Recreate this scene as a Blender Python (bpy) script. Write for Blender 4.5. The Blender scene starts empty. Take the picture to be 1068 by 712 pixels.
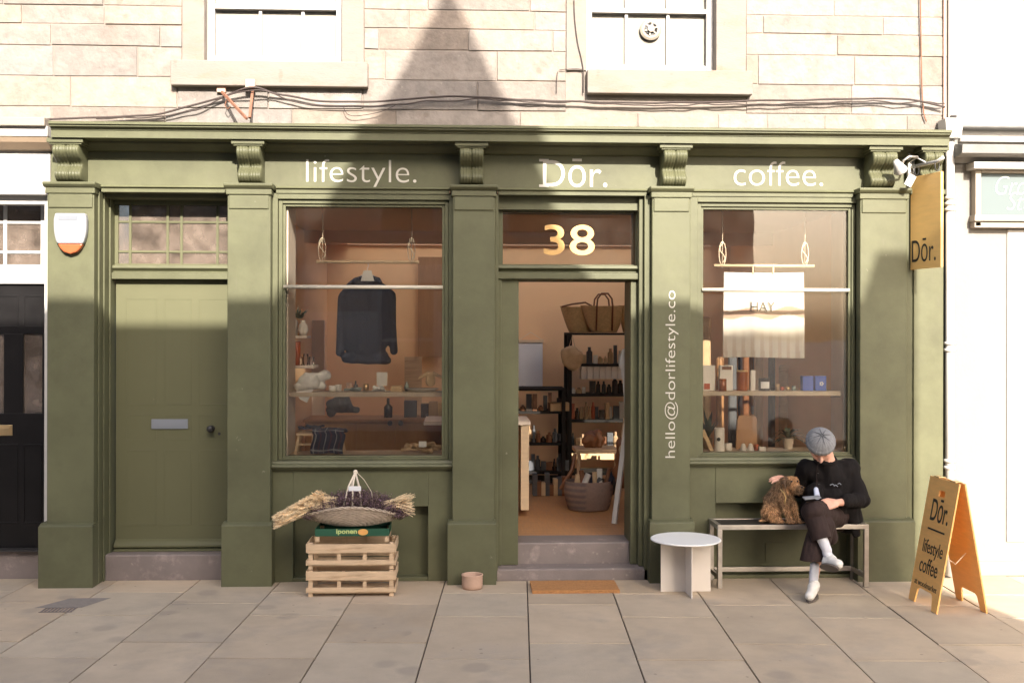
import bpy, bmesh, math, random
from mathutils import Vector, Matrix, noise
random.seed(7)
R = math.radians
SC = bpy.context.scene
COL = SC.collection

# ------------------------------------------------------------------ camera
F, D, HC = 1131.0, 8.7, 1.99            # focal length in photo pixels, camera distance and height (m)
YAW = math.atan(0.0433)
cam_d = bpy.data.cameras.new('camera')
cam = bpy.data.objects.new('camera', cam_d)
COL.objects.link(cam)
cam_d.sensor_width = 36.0
cam_d.lens = 36.0 * F / 1068.0
cam_d.shift_y = -11.0 / 1068.0
cam_d.clip_start = 0.1
cam_d.clip_end = 500.0
cam.matrix_world = (Matrix.Translation((0, -D, HC)) @ Matrix.Rotation(-YAW, 4, 'Z')
                    @ Matrix.Rotation(R(90), 4, 'X') @ Matrix.Rotation(0.0018, 4, 'Z'))
SC.camera = cam
# ------------------------------------------------------------------ sun and sky
SL, SV = 0.17, 0.55                       # the sun's rays go left, into the facade and down
sun_to = Vector((SL, -1.0, SV)).normalized()
ELEV = math.asin(sun_to.z)
AZ = math.atan2(sun_to.x, sun_to.y)       # clockwise from +Y
world = bpy.data.worlds.new('World')
SC.world = world
world.use_nodes = True
wn = world.node_tree
bg = wn.nodes['Background']
sky = wn.nodes.new('ShaderNodeTexSky')
sky.sky_type = 'NISHITA'
sky.sun_disc = False
sky.sun_elevation = ELEV
sky.sun_rotation = AZ
sky.dust_density = 5.0
sky.air_density = 0.7
wn.links.new(sky.outputs[0], bg.inputs[0])
bg.inputs[1].default_value = 0.15
sd = bpy.data.lights.new('sun', 'SUN')
sd.energy = 4.4
sd.angle = R(0.38)
sd.color = (1.0, 0.925, 0.83)
sun = bpy.data.objects.new('sun', sd)
COL.objects.link(sun)
sun.rotation_euler = (-sun_to).to_track_quat('-Z', 'Y').to_euler()
SC.view_settings.view_transform = 'Standard'
SC.view_settings.look = 'None'
SC.view_settings.exposure = 1.42
SC.view_settings.gamma = 1.0
SC.view_settings.use_curve_mapping = False
try:
    SC.cycles.max_bounces = 10
    SC.cycles.diffuse_bounces = 6
    SC.cycles.transparent_max_bounces = 12
    SC.cycles.use_denoising = True
    SC.cycles.sample_clamp_indirect = 6.0
    SC.cycles.caustics_reflective = False
    SC.cycles.caustics_refractive = False
except Exception:
    pass

# ------------------------------------------------------------------ plan helpers: photo column/row -> metres on a plane at depth y
_s, _c = math.sin(YAW), math.cos(YAW)
def X(px, y=0.0):
    a = (px - 534.0) / F
    t = (D + y) / (_c - a * _s)
    return t * (_s + a * _c)
REF = [534.0]
def Z(py, y=0.0, px=None):
    if px is None: px = REF[0]
    a = (px - 534.0) / F
    b = (345.0 + .0018 * (px - 534.0) - py) / F
    t = (D + y) / (_c - a * _s)
    return HC + t * b
def P(px, py, y):
    return Vector((X(px, y), y, Z(py, y, px)))
def G(px, py):                              # point on the ground
    a = (px - 534.0) / F
    b = (345.0 + .0018 * (px - 534.0) - py) / F
    t = -HC / b
    return Vector((t * (_s + a * _c), t * (_c - a * _s) - D, 0.0))

# ------------------------------------------------------------------ materials
def mat(name, col, rough=.6, var=.12, scale=6.0, bump=0.0, bscale=60.0, metal=0.0, attr=False,
        col2=None, mixscale=2.0, mixlo=.45, mixhi=.65, stretch=(1, 1, 1), spec=.5, coat=0.0, sheen=0.0, sub=0.0, rvar=.12):
    m = bpy.data.materials.new(name)
    m.use_nodes = True
    nt = m.node_tree
    N, L = nt.nodes, nt.links
    b = N['Principled BSDF']
    tc = N.new('ShaderNodeTexCoord')
    mp = N.new('ShaderNodeMapping')
    mp.inputs['Scale'].default_value = stretch
    L.new(tc.outputs['Object'], mp.inputs[0])
    n1 = N.new('ShaderNodeTexNoise')
    n1.inputs['Scale'].default_value = scale
    n1.inputs['Detail'].default_value = 8
    n1.inputs['Roughness'].default_value = .62
    L.new(mp.outputs[0], n1.inputs[0])
    cr = N.new('ShaderNodeMapRange')
    cr.inputs[1].default_value = .25
    cr.inputs[2].default_value = .75
    cr.inputs[3].default_value = 1 - var
    cr.inputs[4].default_value = 1 + var
    L.new(n1.outputs[0], cr.inputs[0])
    base = N.new('ShaderNodeRGB')
    base.outputs[0].default_value = (*col, 1)
    src = base.outputs[0]
    if attr:
        at = N.new('ShaderNodeAttribute')
        at.attribute_name = 'Col'
        mx = N.new('ShaderNodeMix'); mx.data_type = 'RGBA'; mx.blend_type = 'MULTIPLY'
        mx.inputs[0].default_value = 1.0
        L.new(src, mx.inputs[6]); L.new(at.outputs[0], mx.inputs[7])
        src = mx.outputs[2]
    if col2:
        n2 = N.new('ShaderNodeTexNoise')
        n2.inputs['Scale'].default_value = mixscale
        n2.inputs['Detail'].default_value = 10
        n2.inputs['Roughness'].default_value = .7
        L.new(mp.outputs[0], n2.inputs[0])
        r2 = N.new('ShaderNodeMapRange')
        r2.inputs[1].default_value = mixlo
        r2.inputs[2].default_value = mixhi
        L.new(n2.outputs[0], r2.inputs[0])
        mx = N.new('ShaderNodeMix'); mx.data_type = 'RGBA'
        L.new(r2.outputs[0], mx.inputs[0])
        L.new(src, mx.inputs[6]); mx.inputs[7].default_value = (*col2, 1)
        src = mx.outputs[2]
    vm = N.new('ShaderNodeVectorMath'); vm.operation = 'SCALE'
    L.new(src, vm.inputs[0]); L.new(cr.outputs[0], vm.inputs['Scale'])
    L.new(vm.outputs[0], b.inputs['Base Color'])
    b.inputs['Metallic'].default_value = metal
    b.inputs['Specular IOR Level'].default_value = spec
    rr = N.new('ShaderNodeMapRange')
    rr.inputs[3].default_value = max(.03, rough - rvar)
    rr.inputs[4].default_value = min(1, rough + rvar)
    L.new(n1.outputs[0], rr.inputs[0])
    L.new(rr.outputs[0], b.inputs['Roughness'])
    if coat: b.inputs['Coat Weight'].default_value = coat
    if sheen: b.inputs['Sheen Weight'].default_value = sheen
    if sub:
        b.inputs['Subsurface Weight'].default_value = sub
        b.inputs['Subsurface Radius'].default_value = (.012, .004, .002)
        b.inputs['Subsurface Scale'].default_value = 1.0
    if bump:
        n3 = N.new('ShaderNodeTexNoise')
        n3.inputs['Scale'].default_value = bscale
        n3.inputs['Detail'].default_value = 6
        L.new(mp.outputs[0], n3.inputs[0])
        bp = N.new('ShaderNodeBump')
        bp.inputs['Strength'].default_value = min(1, bump)
        bp.inputs['Distance'].default_value = .004 if bump <= 1 else .004 * bump
        L.new(n3.outputs[0], bp.inputs['Height'])
        L.new(bp.outputs[0], b.inputs['Normal'])
    return m

M = {}
M['green'] = mat('green_paint', (.116, .118, .064), .50, .16, 1.6, .55, 9, col2=(.088, .088, .048), mixscale=1.1, spec=.32)
M['green2'] = mat('green_paint_door', (.114, .113, .060), .55, .06, 2.0, .3, 14, spec=.28)
M['stone'] = mat('sandstone', (.240, .206, .177), .9, .24, 9, 2.2, 26, attr=True, col2=(.200, .162, .135), mixscale=1.7, mixlo=.52, mixhi=.72)
M['mortar'] = mat('mortar', (.25, .214, .182), .95, .15, 20, .5, 80)
M['sill'] = mat('sill_stone', (.232, .204, .178), .85, .12, 6, .7, 40, col2=(.22, .16, .115), mixscale=3, mixlo=.5, mixhi=.7, stretch=(1, 1, 2.4))
M['white'] = mat('white_paint', (.50, .485, .455), .5, .04, 4, .25, 25, spec=.35)
M['harl'] = mat('white_render', (.240, .228, .208), .85, .05, 3, .5, 30, col2=(.255, .240, .215), mixscale=.8)
M['cream'] = mat('cream_paint', (.29, .25, .20), .55, .06, 5, .3, 25)
M['tan'] = mat('tan_paint', (.22, .16, .105), .6, .1, 7, .3, 25)
M['lead'] = mat('weathered_lead', (.20, .195, .185), .7, .2, 9, .6, 30)
M['teal'] = mat('teal_sign', (.115, .148, .150), .6, .05, 4)
M['black'] = mat('black_gloss', (.010, .009, .009), .35, .15, 6, .15, 18, spec=.25)
M['brass'] = mat('brass', (.70, .50, .26), .38, .1, 10, metal=1)
M['steel'] = mat('brushed_steel', (.46, .42, .37), .42, .15, 18, .1, 80, metal=.85)
M['darksteel'] = mat('dark_metal', (.035, .033, .032), .45, .2, 10, metal=0)
M['rackmetal'] = mat('black_rack_paint', (.022, .020, .019), .8, .15, 10, spec=.15)
M['blackgrille'] = M['darksteel']
M['dark'] = mat('dark_opening', (.02, .018, .016), .9, .1)
M['gold'] = mat('gold_leaf', (.62, .38, .14), .45, .08, 30, metal=.25)
M['lettering'] = mat('off_white_lettering', (.58, .55, .48), .55, .04)
M['ink'] = mat('black_lettering', (.018, .016, .014), .55, .05)
M['pave'] = mat('paving_slab', (.475, .382, .272), .85, .15, 2.6, .55, 120, attr=True, col2=(.36, .305, .24), mixscale=1.4, mixlo=.5, mixhi=.75)
M['joint'] = mat('paving_joint', (.10, .08, .062), .95, .2, 30)
M['stepstone'] = mat('worn_step_stone', (.20, .165, .150), .7, .15, 5, .6, 50, col2=(.33, .27, .24), mixscale=6, mixlo=.55, mixhi=.72)
M['asphalt'] = mat('asphalt', (.05, .05, .05), .9, .2, 40, .6, 200)
M['wallin'] = mat('warm_light_interior_wall', (.88, .58, .32), .9, .05, 1.2)  # beige wall coloured ochre to carry the warm indoor light
M['ceilin'] = mat('interior_ceiling', (.82, .58, .38), .9, .04, 1)
M['revealpaint'] = mat('interior_white_paint', (.80, .70, .60), .7, .04)
M['floorin'] = mat('interior_timber_floor', (.42, .22, .10), .5, .2, 5, .2, 30, stretch=(12, 1, 1))
M['pine'] = mat('pine_wood', (.62, .45, .28), .75, .18, 7, .3, 60, stretch=(1, 5, 9), col2=(.36, .22, .12), mixscale=3.0, mixlo=.55, mixhi=.75)
M['paleWood'] = mat('pale_wood', (.66, .50, .33), .6, .1, 6, stretch=(1, 6, 8))
M['shelfpaint'] = mat('pale_shelf', (.50, .40, .29), .6, .06, 6)
M['oak'] = mat('oak_cupboard', (.36, .19, .085), .5, .14, 4, stretch=(8, 8, 1))
M['ply'] = mat('varnished_ply', (.86, .49, .165), .42, .10, 5, .1, 40, stretch=(1.5, 1.5, 9), spec=.4)
M['plyedge'] = mat('ply_edge', (.50, .27, .09), .6, .15, 50)
M['wicker'] = mat('wicker', (.46, .37, .28), .7, .25, 25, .6, 120)
M['straw'] = mat('straw', (.58, .40, .19), .75, .2, 40, .8, 160)
M['leather'] = mat('tan_leather', (.19, .075, .03), .5, .15, 20)
M['wheat'] = mat('dried_wheat', (.86, .70, .47), .8, .2, 30, attr=True)
M['lavender'] = mat('dried_lavender', (1, 1, 1), .85, .2, 30, attr=True)
M['greencarton'] = mat('green_carton', (.018, .085, .045), .5, .1, 20)
M['limeprint'] = mat('lime_print', (.50, .58, .22), .6, .1)
M['orangeprint'] = mat('orange_print', (.70, .36, .10), .6, .1)
M['terracotta'] = mat('pale_terracotta', (.50, .33, .235), .8, .1, 14, .3, 60)
M['coir'] = mat('coir', (.42, .20, .07), .95, .25, 60, 1.0, 250)
M['tablewhite'] = mat('white_powder_coat', (.80, .80, .78), .45, .03, 4)
M['tableplate'] = mat('warm_white_plate', (.66, .60, .53), .55, .04, 4)
M['benchtop'] = mat('dark_bench_slat', (.035, .028, .024), .45, .2, 8)
M['blackcloth'] = mat('black_wool', (.011, .0095, .0095), .95, .25, 22, .7, 240, spec=.15)
M['trouser'] = mat('brown_black_cotton', (.034, .022, .020), .9, .2, 12, .5, 150, spec=.2)
M['greyknit'] = mat('grey_knit', (.21, .215, .225), .95, .15, 40, 1.0, 170, spec=.2)
M['darkknit'] = mat('dark_grey_knit', (.10, .105, .115), .95, .15, 40, .6, 170)
M['skin'] = mat('skin', (.66, .37, .27), .55, .08, 14, .2, 160, sub=.12)
M['hair'] = mat('grey_hair', (.40, .36, .32), .7, .3, 60, .6, 200)
M['sock'] = mat('white_sock', (.58, .59, .63), .9, .06, 20, .5, 160, stretch=(4, 4, 1))
M['shoe'] = mat('white_leather', (.68, .66, .61), .5, .05, 12, .2, 60)
M['sole'] = mat('shoe_sole', (.20, .12, .07), .8, .15, 20)
M['solew'] = mat('shoe_welt', (.11, .09, .075), .8, .1, 20)
M['fur'] = mat('dog_fur', (1, 1, 1), .9, .25, 60, attr=True, spec=.2)
M['nose'] = mat('dog_nose', (.012, .01, .01), .35, .1)
M['leash'] = mat('tan_lead', (.50, .33, .12), .6, .1)
M['paper'] = mat('white_paper', (.76, .76, .76), .7, .03)
M['shirt'] = mat('pale_blue_shirt', (.42, .46, .58), .8, .1)
M['navy'] = mat('navy_wool', (.022, .027, .048), .95, .35, 30, 1.0, 130)
M['cloth'] = mat('printed_cotton', (.80, .80, .80), .85, .03, 12, .3, 160, attr=True)
M['rope'] = mat('cotton_rope', (.74, .64, .50), .9, .1)
M['linen'] = mat('white_linen', (.68, .66, .62), .9, .06, 10, .5, 80)
M['plaid'] = mat('plaid_blanket', (1, 1, 1), .95, .1, 30, .6, 150, attr=True)
M['red'] = mat('rust_red', (.42, .09, .03), .4, .1)
M['amberglass'] = mat('amber_glass', (.30, .085, .02), .18, .1, spec=.7)
M['blue'] = mat('cobalt_glaze', (.022, .075, .42), .35, .08)
M['kraft'] = mat('kraft_board', (.42, .28, .16), .8, .1)
M['packwhite'] = mat('white_carton', (.70, .66, .60), .6, .04)
M['sage'] = mat('sage_ceramic', (.22, .27, .24), .4, .1)
M['bottle'] = mat('dark_bottle', (.04, .028, .022), .25, .1, spec=.6)
M['leafdark'] = mat('dark_leaf', (.035, .05, .022), .5, .2)
M['pot'] = mat('plain_pot', (.45, .38, .30), .7, .1)
M['cable'] = mat('black_cable', (.05, .035, .03), .7, .2)
M['rust'] = mat('rusty_iron', (.22, .10, .06), .85, .3, 30, .5, 100)
M['pinkplaster'] = mat('pink_plaster', (.55, .36, .27), .9, .1, 12)
M['plastic'] = mat('white_plastic', (.30, .305, .315), .35, .02)
M['greyplastic'] = mat('grey_plastic', (.20, .215, .24), .4, .03)
M['orangeplastic'] = mat('orange_lens', (.42, .10, .035), .3, .05)
M['boardorange'] = mat('orange_sign_board', (.86, .53, .18), .5, .08, 6, stretch=(1, 1, 5))
M['canvas'] = mat('canvas_tote', (.56, .40, .24), .9, .12, 20, .5, 120)
M['striped'] = mat('striped_sack', (1, 1, 1), .95, .15, 30, .5, 120, attr=True)
M['blindw'] = mat('white_blind', (.52, .515, .51), .8, .03)
M['oppstone'] = mat('opposite_stone', (.46, .38, .30), .9, .15, 2.5, .5, 30)
M['slate'] = mat('slate', (.08, .08, .085), .7, .2, 8)

def glass_mat(name, tint=(.96, .95, .92), wav=0.0, ior=1.5, milky_veil=0.0):
    m = bpy.data.materials.new(name); m.use_nodes = True
    nt = m.node_tree; N, L = nt.nodes, nt.links
    for n in list(N):
        if n.type == 'BSDF_PRINCIPLED': N.remove(n)
    out = [n for n in N if n.type == 'OUTPUT_MATERIAL'][0]
    tr = N.new('ShaderNodeBsdfTransparent'); tr.inputs[0].default_value = (*tint, 1)
    gl = N.new('ShaderNodeBsdfGlossy'); gl.inputs['Roughness'].default_value = .015
    fr = N.new('ShaderNodeFresnel'); fr.inputs[0].default_value = ior
    mx = N.new('ShaderNodeMixShader')
    L.new(fr.outputs[0], mx.inputs[0]); L.new(tr.outputs[0], mx.inputs[1]); L.new(gl.outputs[0], mx.inputs[2])
    last = mx.outputs[0]
    if milky_veil:  # pale diffuse veil mixed over the clear glass
        df = N.new('ShaderNodeBsdfDiffuse'); df.inputs[0].default_value = (.34, .27, .22, 1)
        nn = N.new('ShaderNodeTexNoise'); nn.inputs['Scale'].default_value = 7; nn.inputs['Detail'].default_value = 8
        tcc = N.new('ShaderNodeTexCoord'); L.new(tcc.outputs['Object'], nn.inputs[0])
        mr = N.new('ShaderNodeMapRange'); mr.inputs[1].default_value = .35; mr.inputs[2].default_value = .7; mr.inputs[3].default_value = milky_veil * .5; mr.inputs[4].default_value = milky_veil * 1.4
        L.new(nn.outputs[0], mr.inputs[0])
        m2 = N.new('ShaderNodeMixShader'); L.new(mr.outputs[0], m2.inputs[0]); L.new(last, m2.inputs[1]); L.new(df.outputs[0], m2.inputs[2]); last = m2.outputs[0]
    L.new(last, out.inputs[0])
    if wav:
        tc = N.new('ShaderNodeTexCoord'); nz = N.new('ShaderNodeTexNoise'); nz.inputs['Scale'].default_value = 2.2
        bp = N.new('ShaderNodeBump'); bp.inputs['Distance'].default_value = wav; bp.inputs['Strength'].default_value = 1
        L.new(tc.outputs['Object'], nz.inputs[0]); L.new(nz.outputs[0], bp.inputs['Height'])
        L.new(bp.outputs[0], gl.inputs['Normal']); 
    return m
M['glass'] = glass_mat('window_glass', wav=.0005, milky_veil=.025)  # pale veil, part dust film, stands in for milky street reflections
M['oldglass'] = glass_mat('old_glass', (.62, .58, .54), wav=.012, ior=1.75, milky_veil=.35)  # diffuse share turns the old panes milky grey-brown
M['clearglass'] = glass_mat('clear_tumbler', (.93, .93, .93), ior=1.45)

# ------------------------------------------------------------------ object helpers
def tag(o, label=None, cat=None, group=None, kind=None):
    if label: o['label'] = label
    if cat: o['category'] = cat
    if group: o['group'] = group
    if kind: o['kind'] = kind
    return o
def wloc(o):
    v = Vector((0, 0, 0))
    while o is not None:
        v += o.location
        o = o.parent
    return v
def empty(name, loc, label, cat, group=None):
    o = bpy.data.objects.new(name, None)
    COL.objects.link(o)
    o.location = loc
    o.empty_display_size = .1
    return tag(o, label, cat, group)
def link(name, me, material, parent=None, origin=None, smooth=False, bevel=0.0, local=False, label=None):
    """mesh given in world coordinates unless local"""
    if parent is not None and not local:
        off = wloc(parent)
        me.transform(Matrix.Translation(-off))
    o = bpy.data.objects.new(name, me)
    COL.objects.link(o)
    if parent is not None:
        o.parent = parent
    elif not local:
        vs = [v.co for v in me.vertices]
        if vs:
            lo = [min(v[i] for v in vs) for i in range(3)]; hi = [max(v[i] for v in vs) for i in range(3)]
            org = Vector(((lo[0] + hi[0]) / 2, (lo[1] + hi[1]) / 2, lo[2]))
            me.transform(Matrix.Translation(-org))
            o.location = org
    if material: me.materials.append(M[material] if isinstance(material, str) else material)
    if smooth:
        for p in me.polygons: p.use_smooth = True
    if bevel:
        b = o.modifiers.new('bevel', 'BEVEL'); b.width = bevel; b.segments = 2; b.limit_method = 'ANGLE'; b.angle_limit = R(40)
    if label: o['label'] = label
    return o
class MB:
    def __init__(s): s.v, s.f, s.c = [], [], []; s.col = (1, 1, 1)
    def add(s, vs, fs):
        n = len(s.v); s.v += [tuple(v) for v in vs]; s.f += [tuple(i + n for i in f) for f in fs]; s.c += [s.col] * len(vs)
    def box(s, x0, x1, y0, y1, z0, z1):
        if x0 > x1: x0, x1 = x1, x0
        if y0 > y1: y0, y1 = y1, y0
        if z0 > z1: z0, z1 = z1, z0
        s.add([(x0, y0, z0), (x1, y0, z0), (x1, y1, z0), (x0, y1, z0), (x0, y0, z1), (x1, y0, z1), (x1, y1, z1), (x0, y1, z1)],
              [(0, 3, 2, 1), (4, 5, 6, 7), (0, 1, 5, 4), (1, 2, 6, 5), (2, 3, 7, 6), (3, 0, 4, 7)])
    def bar(s, p0, p1, w, h, up=(0, 0, 1)):
        p0, p1 = Vector(p0), Vector(p1); d = (p1 - p0).normalized(); up = Vector(up)
        if abs(d.dot(up)) > .98: up = Vector((0, 1, 0))
        a = d.cross(up).normalized(); b = a.cross(d).normalized()
        vs = []
        for p in (p0, p1):
            for (i, j) in ((-1, -1), (1, -1), (1, 1), (-1, 1)): vs.append(p + a * i * w / 2 + b * j * h / 2)
        s.add(vs, [(0, 1, 2, 3), (7, 6, 5, 4), (0, 4, 5, 1), (1, 5, 6, 2), (2, 6, 7, 3), (3, 7, 4, 0)])
    def tube(s, pts, r, n=8, caps=True):
        pts = [Vector(p) for p in pts]
        rs = r if isinstance(r, (list, tuple)) else [r] * len(pts)
        rings = []
        prev = None
        for i, p in enumerate(pts):
            d = (pts[min(i + 1, len(pts) - 1)] - pts[max(i - 1, 0)])
            d = d.normalized() if d.length > 1e-9 else Vector((0, 0, 1))
            if prev is None:
                a = d.cross(Vector((0, 0, 1)))
                if a.length < .1: a = d.cross(Vector((0, 1, 0)))
            else:
                a = prev - d * prev.dot(d)
                if a.length < 1e-6: a = d.cross(Vector((0, 1, 0)))
            a.normalize(); prev = a; b = d.cross(a)
            rings.append([p + (a * math.cos(2 * math.pi * k / n) + b * math.sin(2 * math.pi * k / n)) * rs[i] for k in range(n)])
        vs = [v for r_ in rings for v in r_]
        fs = []
        for i in range(len(rings) - 1):
            for k in range(n):
                fs.append((i * n + k, i * n + (k + 1) % n, (i + 1) * n + (k + 1) % n, (i + 1) * n + k))
        if caps:
            fs.append(tuple(range(n))[::-1]); fs.append(tuple((len(rings) - 1) * n + k for k in range(n)))
        s.add(vs, fs)
    def lathe(s, prof, c, n=28, sx=1, sy=1):
        c = Vector(c)
        vs = []
        for (r, z) in prof:
            for k in range(n):
                a = 2 * math.pi * k / n
                vs.append((c.x + r * math.cos(a) * sx, c.y + r * math.sin(a) * sy, c.z + z))
        fs = []
        for i in range(len(prof) - 1):
            for k in range(n):
                fs.append((i * n + k, i * n + (k + 1) % n, (i + 1) * n + (k + 1) % n, (i + 1) * n + k))
        if prof[0][0] > 1e-5: fs.append(tuple(range(n))[::-1])
        if prof[-1][0] > 1e-5: fs.append(tuple((len(prof) - 1) * n + k for k in range(n)))
        s.add(vs, fs)
    def prism(s, poly, x0, x1, axis='x'):
        """poly of (a,b): for axis x -> (y,z); axis y -> (x,z); axis z -> (x,y)"""
        n = len(poly)
        def v(t, p):
            return {'x': (t, p[0], p[1]), 'y': (p[0], t, p[1]), 'z': (p[0], p[1], t)}[axis]
        vs = [v(x0, p) for p in poly] + [v(x1, p) for p in poly]
        fs = [tuple(range(n)), tuple(range(2 * n - 1, n - 1, -1))]
        fs += [(i, (i + 1) % n, (i + 1) % n + n, i + n) for i in range(n)]
        s.add(vs, fs)
    def quad(s, a, b, c, d): s.add([a, b, c, d], [(0, 1, 2, 3)])
    def mesh(s, name='m'):
        me = bpy.data.meshes.new(name); me.from_pydata(s.v, [], s.f)
        if any(c != (1, 1, 1) for c in s.c):
            ca = me.color_attributes.new('Col', 'FLOAT_COLOR', 'POINT')
            for i, c in enumerate(s.c): ca.data[i].color = (*c, 1)
        bm = bmesh.new(); bm.from_mesh(me)
        bmesh.ops.recalc_face_normals(bm, faces=bm.faces); bm.to_mesh(me); bm.free()
        return me
    def build(s, name, material, parent=None, **k):
        return link(name, s.mesh(name), material, parent, **k)

def text_mesh(body, bold=0.0, extrude=.0015, res=6, shear=0.0):
    cu = bpy.data.curves.new('t', 'FONT'); cu.body = body; cu.size = 1; cu.extrude = extrude; cu.offset = bold
    cu.resolution_u = res; cu.shear = shear
    o = bpy.data.objects.new('t', cu); COL.objects.link(o)
    bpy.context.view_layer.update()
    dg = bpy.context.evaluated_depsgraph_get()
    me = bpy.data.meshes.new_from_object(o.evaluated_get(dg))
    bpy.data.objects.remove(o); bpy.data.curves.remove(cu)
    me.materials.clear()
    return me
def fit_text(name, body, O, U, V, w, h, material, parent, bold=0.0, shear=0.0, th=.0025, local=False):
    """lettering whose bounding box runs from O along U (width w) and V (height h)"""
    me = text_mesh(body, bold, .02, shear=shear)
    xs = [v.co.x for v in me.vertices]; ys = [v.co.y for v in me.vertices]
    x0, x1, y0, y1 = min(xs), max(xs), min(ys), max(ys)
    U, V = Vector(U).normalized(), Vector(V).normalized(); Nn = U.cross(V)
    for v in me.vertices:
        a = (v.co.x - x0) / (x1 - x0) * w; b = (v.co.y - y0) / (y1 - y0) * h
        c = (1 if v.co.z > 0 else -1) * th / 2
        v.co = Vector(O) + U * a + V * b + Nn * c
    return link(name, me, material, parent, local=local)

def eval_mods(o):
    bpy.context.view_layer.update()
    dg = bpy.context.evaluated_depsgraph_get()
    return bpy.data.meshes.new_from_object(o.evaluated_get(dg))
def blob_mesh(segs, voxel=.01, smooth=6, ys=None):
    """one continuous surface grown round tapered limbs: segs of (p0, r0, p1, r1[, (sx,sy,sz)])"""
    bm = bmesh.new()
    for sg in segs:
        p0, r0, p1, r1 = Vector(sg[0]), sg[1], Vector(sg[2]), sg[3]
        sc = Vector(sg[4]) if len(sg) > 4 else Vector((1, 1, 1))
        d = p1 - p0; L = d.length
        n = max(1, int(L / (min(r0, r1) * .35)) + 1) if L > 1e-6 else 0
        n = min(n, 14)
        dn = d.normalized() if L > 1e-6 else Vector((0, 0, 1))
        a = dn.cross(Vector((0, 0, 1)))
        if a.length < .1: a = dn.cross(Vector((0, 1, 0)))
        a.normalize(); b = dn.cross(a)
        prof = []
        for i in range(5): 
            t = -math.pi / 2 + i * math.pi / 10 ; prof.append((r0 * math.cos(t), r0 * math.sin(t)))
        for i in range(0, 6):
            t = i * math.pi / 10; prof.append((r1 * math.cos(t), L + r1 * math.sin(t)))
        N_ = 14
        rings = []
        mid = (p0 + p1) / 2
        for (r, h) in prof:
            ring = []
            for k in range(N_):
                th = 2 * math.pi * k / N_
                q = p0 + dn * h + (a * math.cos(th) + b * math.sin(th)) * max(r, .0004)
                q = mid + Vector(((q - mid).x * sc.x, (q - mid).y * sc.y, (q - mid).z * sc.z))
                ring.append(bm.verts.new(q))
            rings.append(ring)
        for i in range(len(rings) - 1):
            for k in range(N_):
                bm.faces.new((rings[i][k], rings[i][(k + 1) % N_], rings[i + 1][(k + 1) % N_], rings[i + 1][k]))
        bm.faces.new(rings[0][::-1]); bm.faces.new(rings[-1])
    bmesh.ops.recalc_face_normals(bm, faces=bm.faces)
    me = bpy.data.meshes.new('b'); bm.to_mesh(me); bm.free()
    o = bpy.data.objects.new('b', me); COL.objects.link(o)
    m = o.modifiers.new('r', 'REMESH'); m.mode = 'VOXEL'; m.voxel_size = voxel
    if smooth:
        m2 = o.modifiers.new('s', 'SMOOTH'); m2.iterations = smooth; m2.factor = .5
    out = eval_mods(o)
    bpy.data.objects.remove(o); bpy.data.meshes.remove(me)
    return out
def wrinkle(me, amp, freq, stretch=(1, 1, 1), seed=0.0):
    me.update()
    ns = [v.normal.copy() for v in me.vertices]
    for v, n in zip(me.vertices, ns):
        p = Vector((v.co.x * stretch[0], v.co.y * stretch[1], v.co.z * stretch[2])) * freq + Vector((seed, seed, seed))
        k = noise.noise(p) + .5 * noise.noise(p * 2.1)
        v.co += n * (k * amp)
    return me
def blob(name, segs, material, parent, voxel=.01, smooth=6, wr=None, **k):
    me = blob_mesh(segs, voxel, smooth)
    if wr: wrinkle(me, *wr)
    return link(name, me, material, parent, smooth=True, **k)
def copy_tree(o, loc=None, label=None, group=None, parent=None):
    c = o.copy(); COL.objects.link(c); c.parent = parent
    if loc is not None: c.location = loc
    if label: c['label'] = label
    if group: c['group'] = group
    for ch in list(o.children): copy_tree(ch, parent=c)
    return c

def add_spots(m, scale, size, col, amount=.8, stretch=(1, 1, 1), noise_thr=.5):
    """worn chips or stains: small irregular marks mixed over the base colour"""
    nt = m.node_tree; N, L = nt.nodes, nt.links; b = N['Principled BSDF']
    src = b.inputs['Base Color'].links[0].from_socket
    tc = N.new('ShaderNodeTexCoord'); mp = N.new('ShaderNodeMapping'); mp.inputs['Scale'].default_value = stretch
    L.new(tc.outputs['Object'], mp.inputs[0])
    vo = N.new('ShaderNodeTexVoronoi'); vo.inputs['Scale'].default_value = scale; vo.inputs['Randomness'].default_value = 1
    nz = N.new('ShaderNodeTexNoise'); nz.inputs['Scale'].default_value = scale * 4; nz.inputs['Detail'].default_value = 4
    add = N.new('ShaderNodeVectorMath'); add.operation = 'MULTIPLY_ADD'; add.inputs[1].default_value = (.5 / scale,) * 3
    L.new(nz.outputs['Color'], add.inputs[0]); L.new(mp.outputs[0], add.inputs[2]); L.new(add.outputs[0], vo.inputs[0])
    lt = N.new('ShaderNodeMapRange'); lt.inputs[1].default_value = size; lt.inputs[2].default_value = size * .6; lt.inputs[3].default_value = 0; lt.inputs[4].default_value = amount
    L.new(vo.outputs['Distance'], lt.inputs[0])
    n2 = N.new('ShaderNodeTexNoise'); n2.inputs['Scale'].default_value = scale * .23; L.new(mp.outputs[0], n2.inputs[0])
    gt = N.new('ShaderNodeMath'); gt.operation = 'GREATER_THAN'; gt.inputs[1].default_value = noise_thr; L.new(n2.outputs[0], gt.inputs[0])
    mu = N.new('ShaderNodeMath'); mu.operation = 'MULTIPLY'; L.new(lt.outputs[0], mu.inputs[0]); L.new(gt.outputs[0], mu.inputs[1])
    mx = N.new('ShaderNodeMix'); mx.data_type = 'RGBA'; L.new(mu.outputs[0], mx.inputs[0]); L.new(src, mx.inputs[6]); mx.inputs[7].default_value = (*col, 1)
    L.new(mx.outputs[2], b.inputs['Base Color'])
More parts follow.
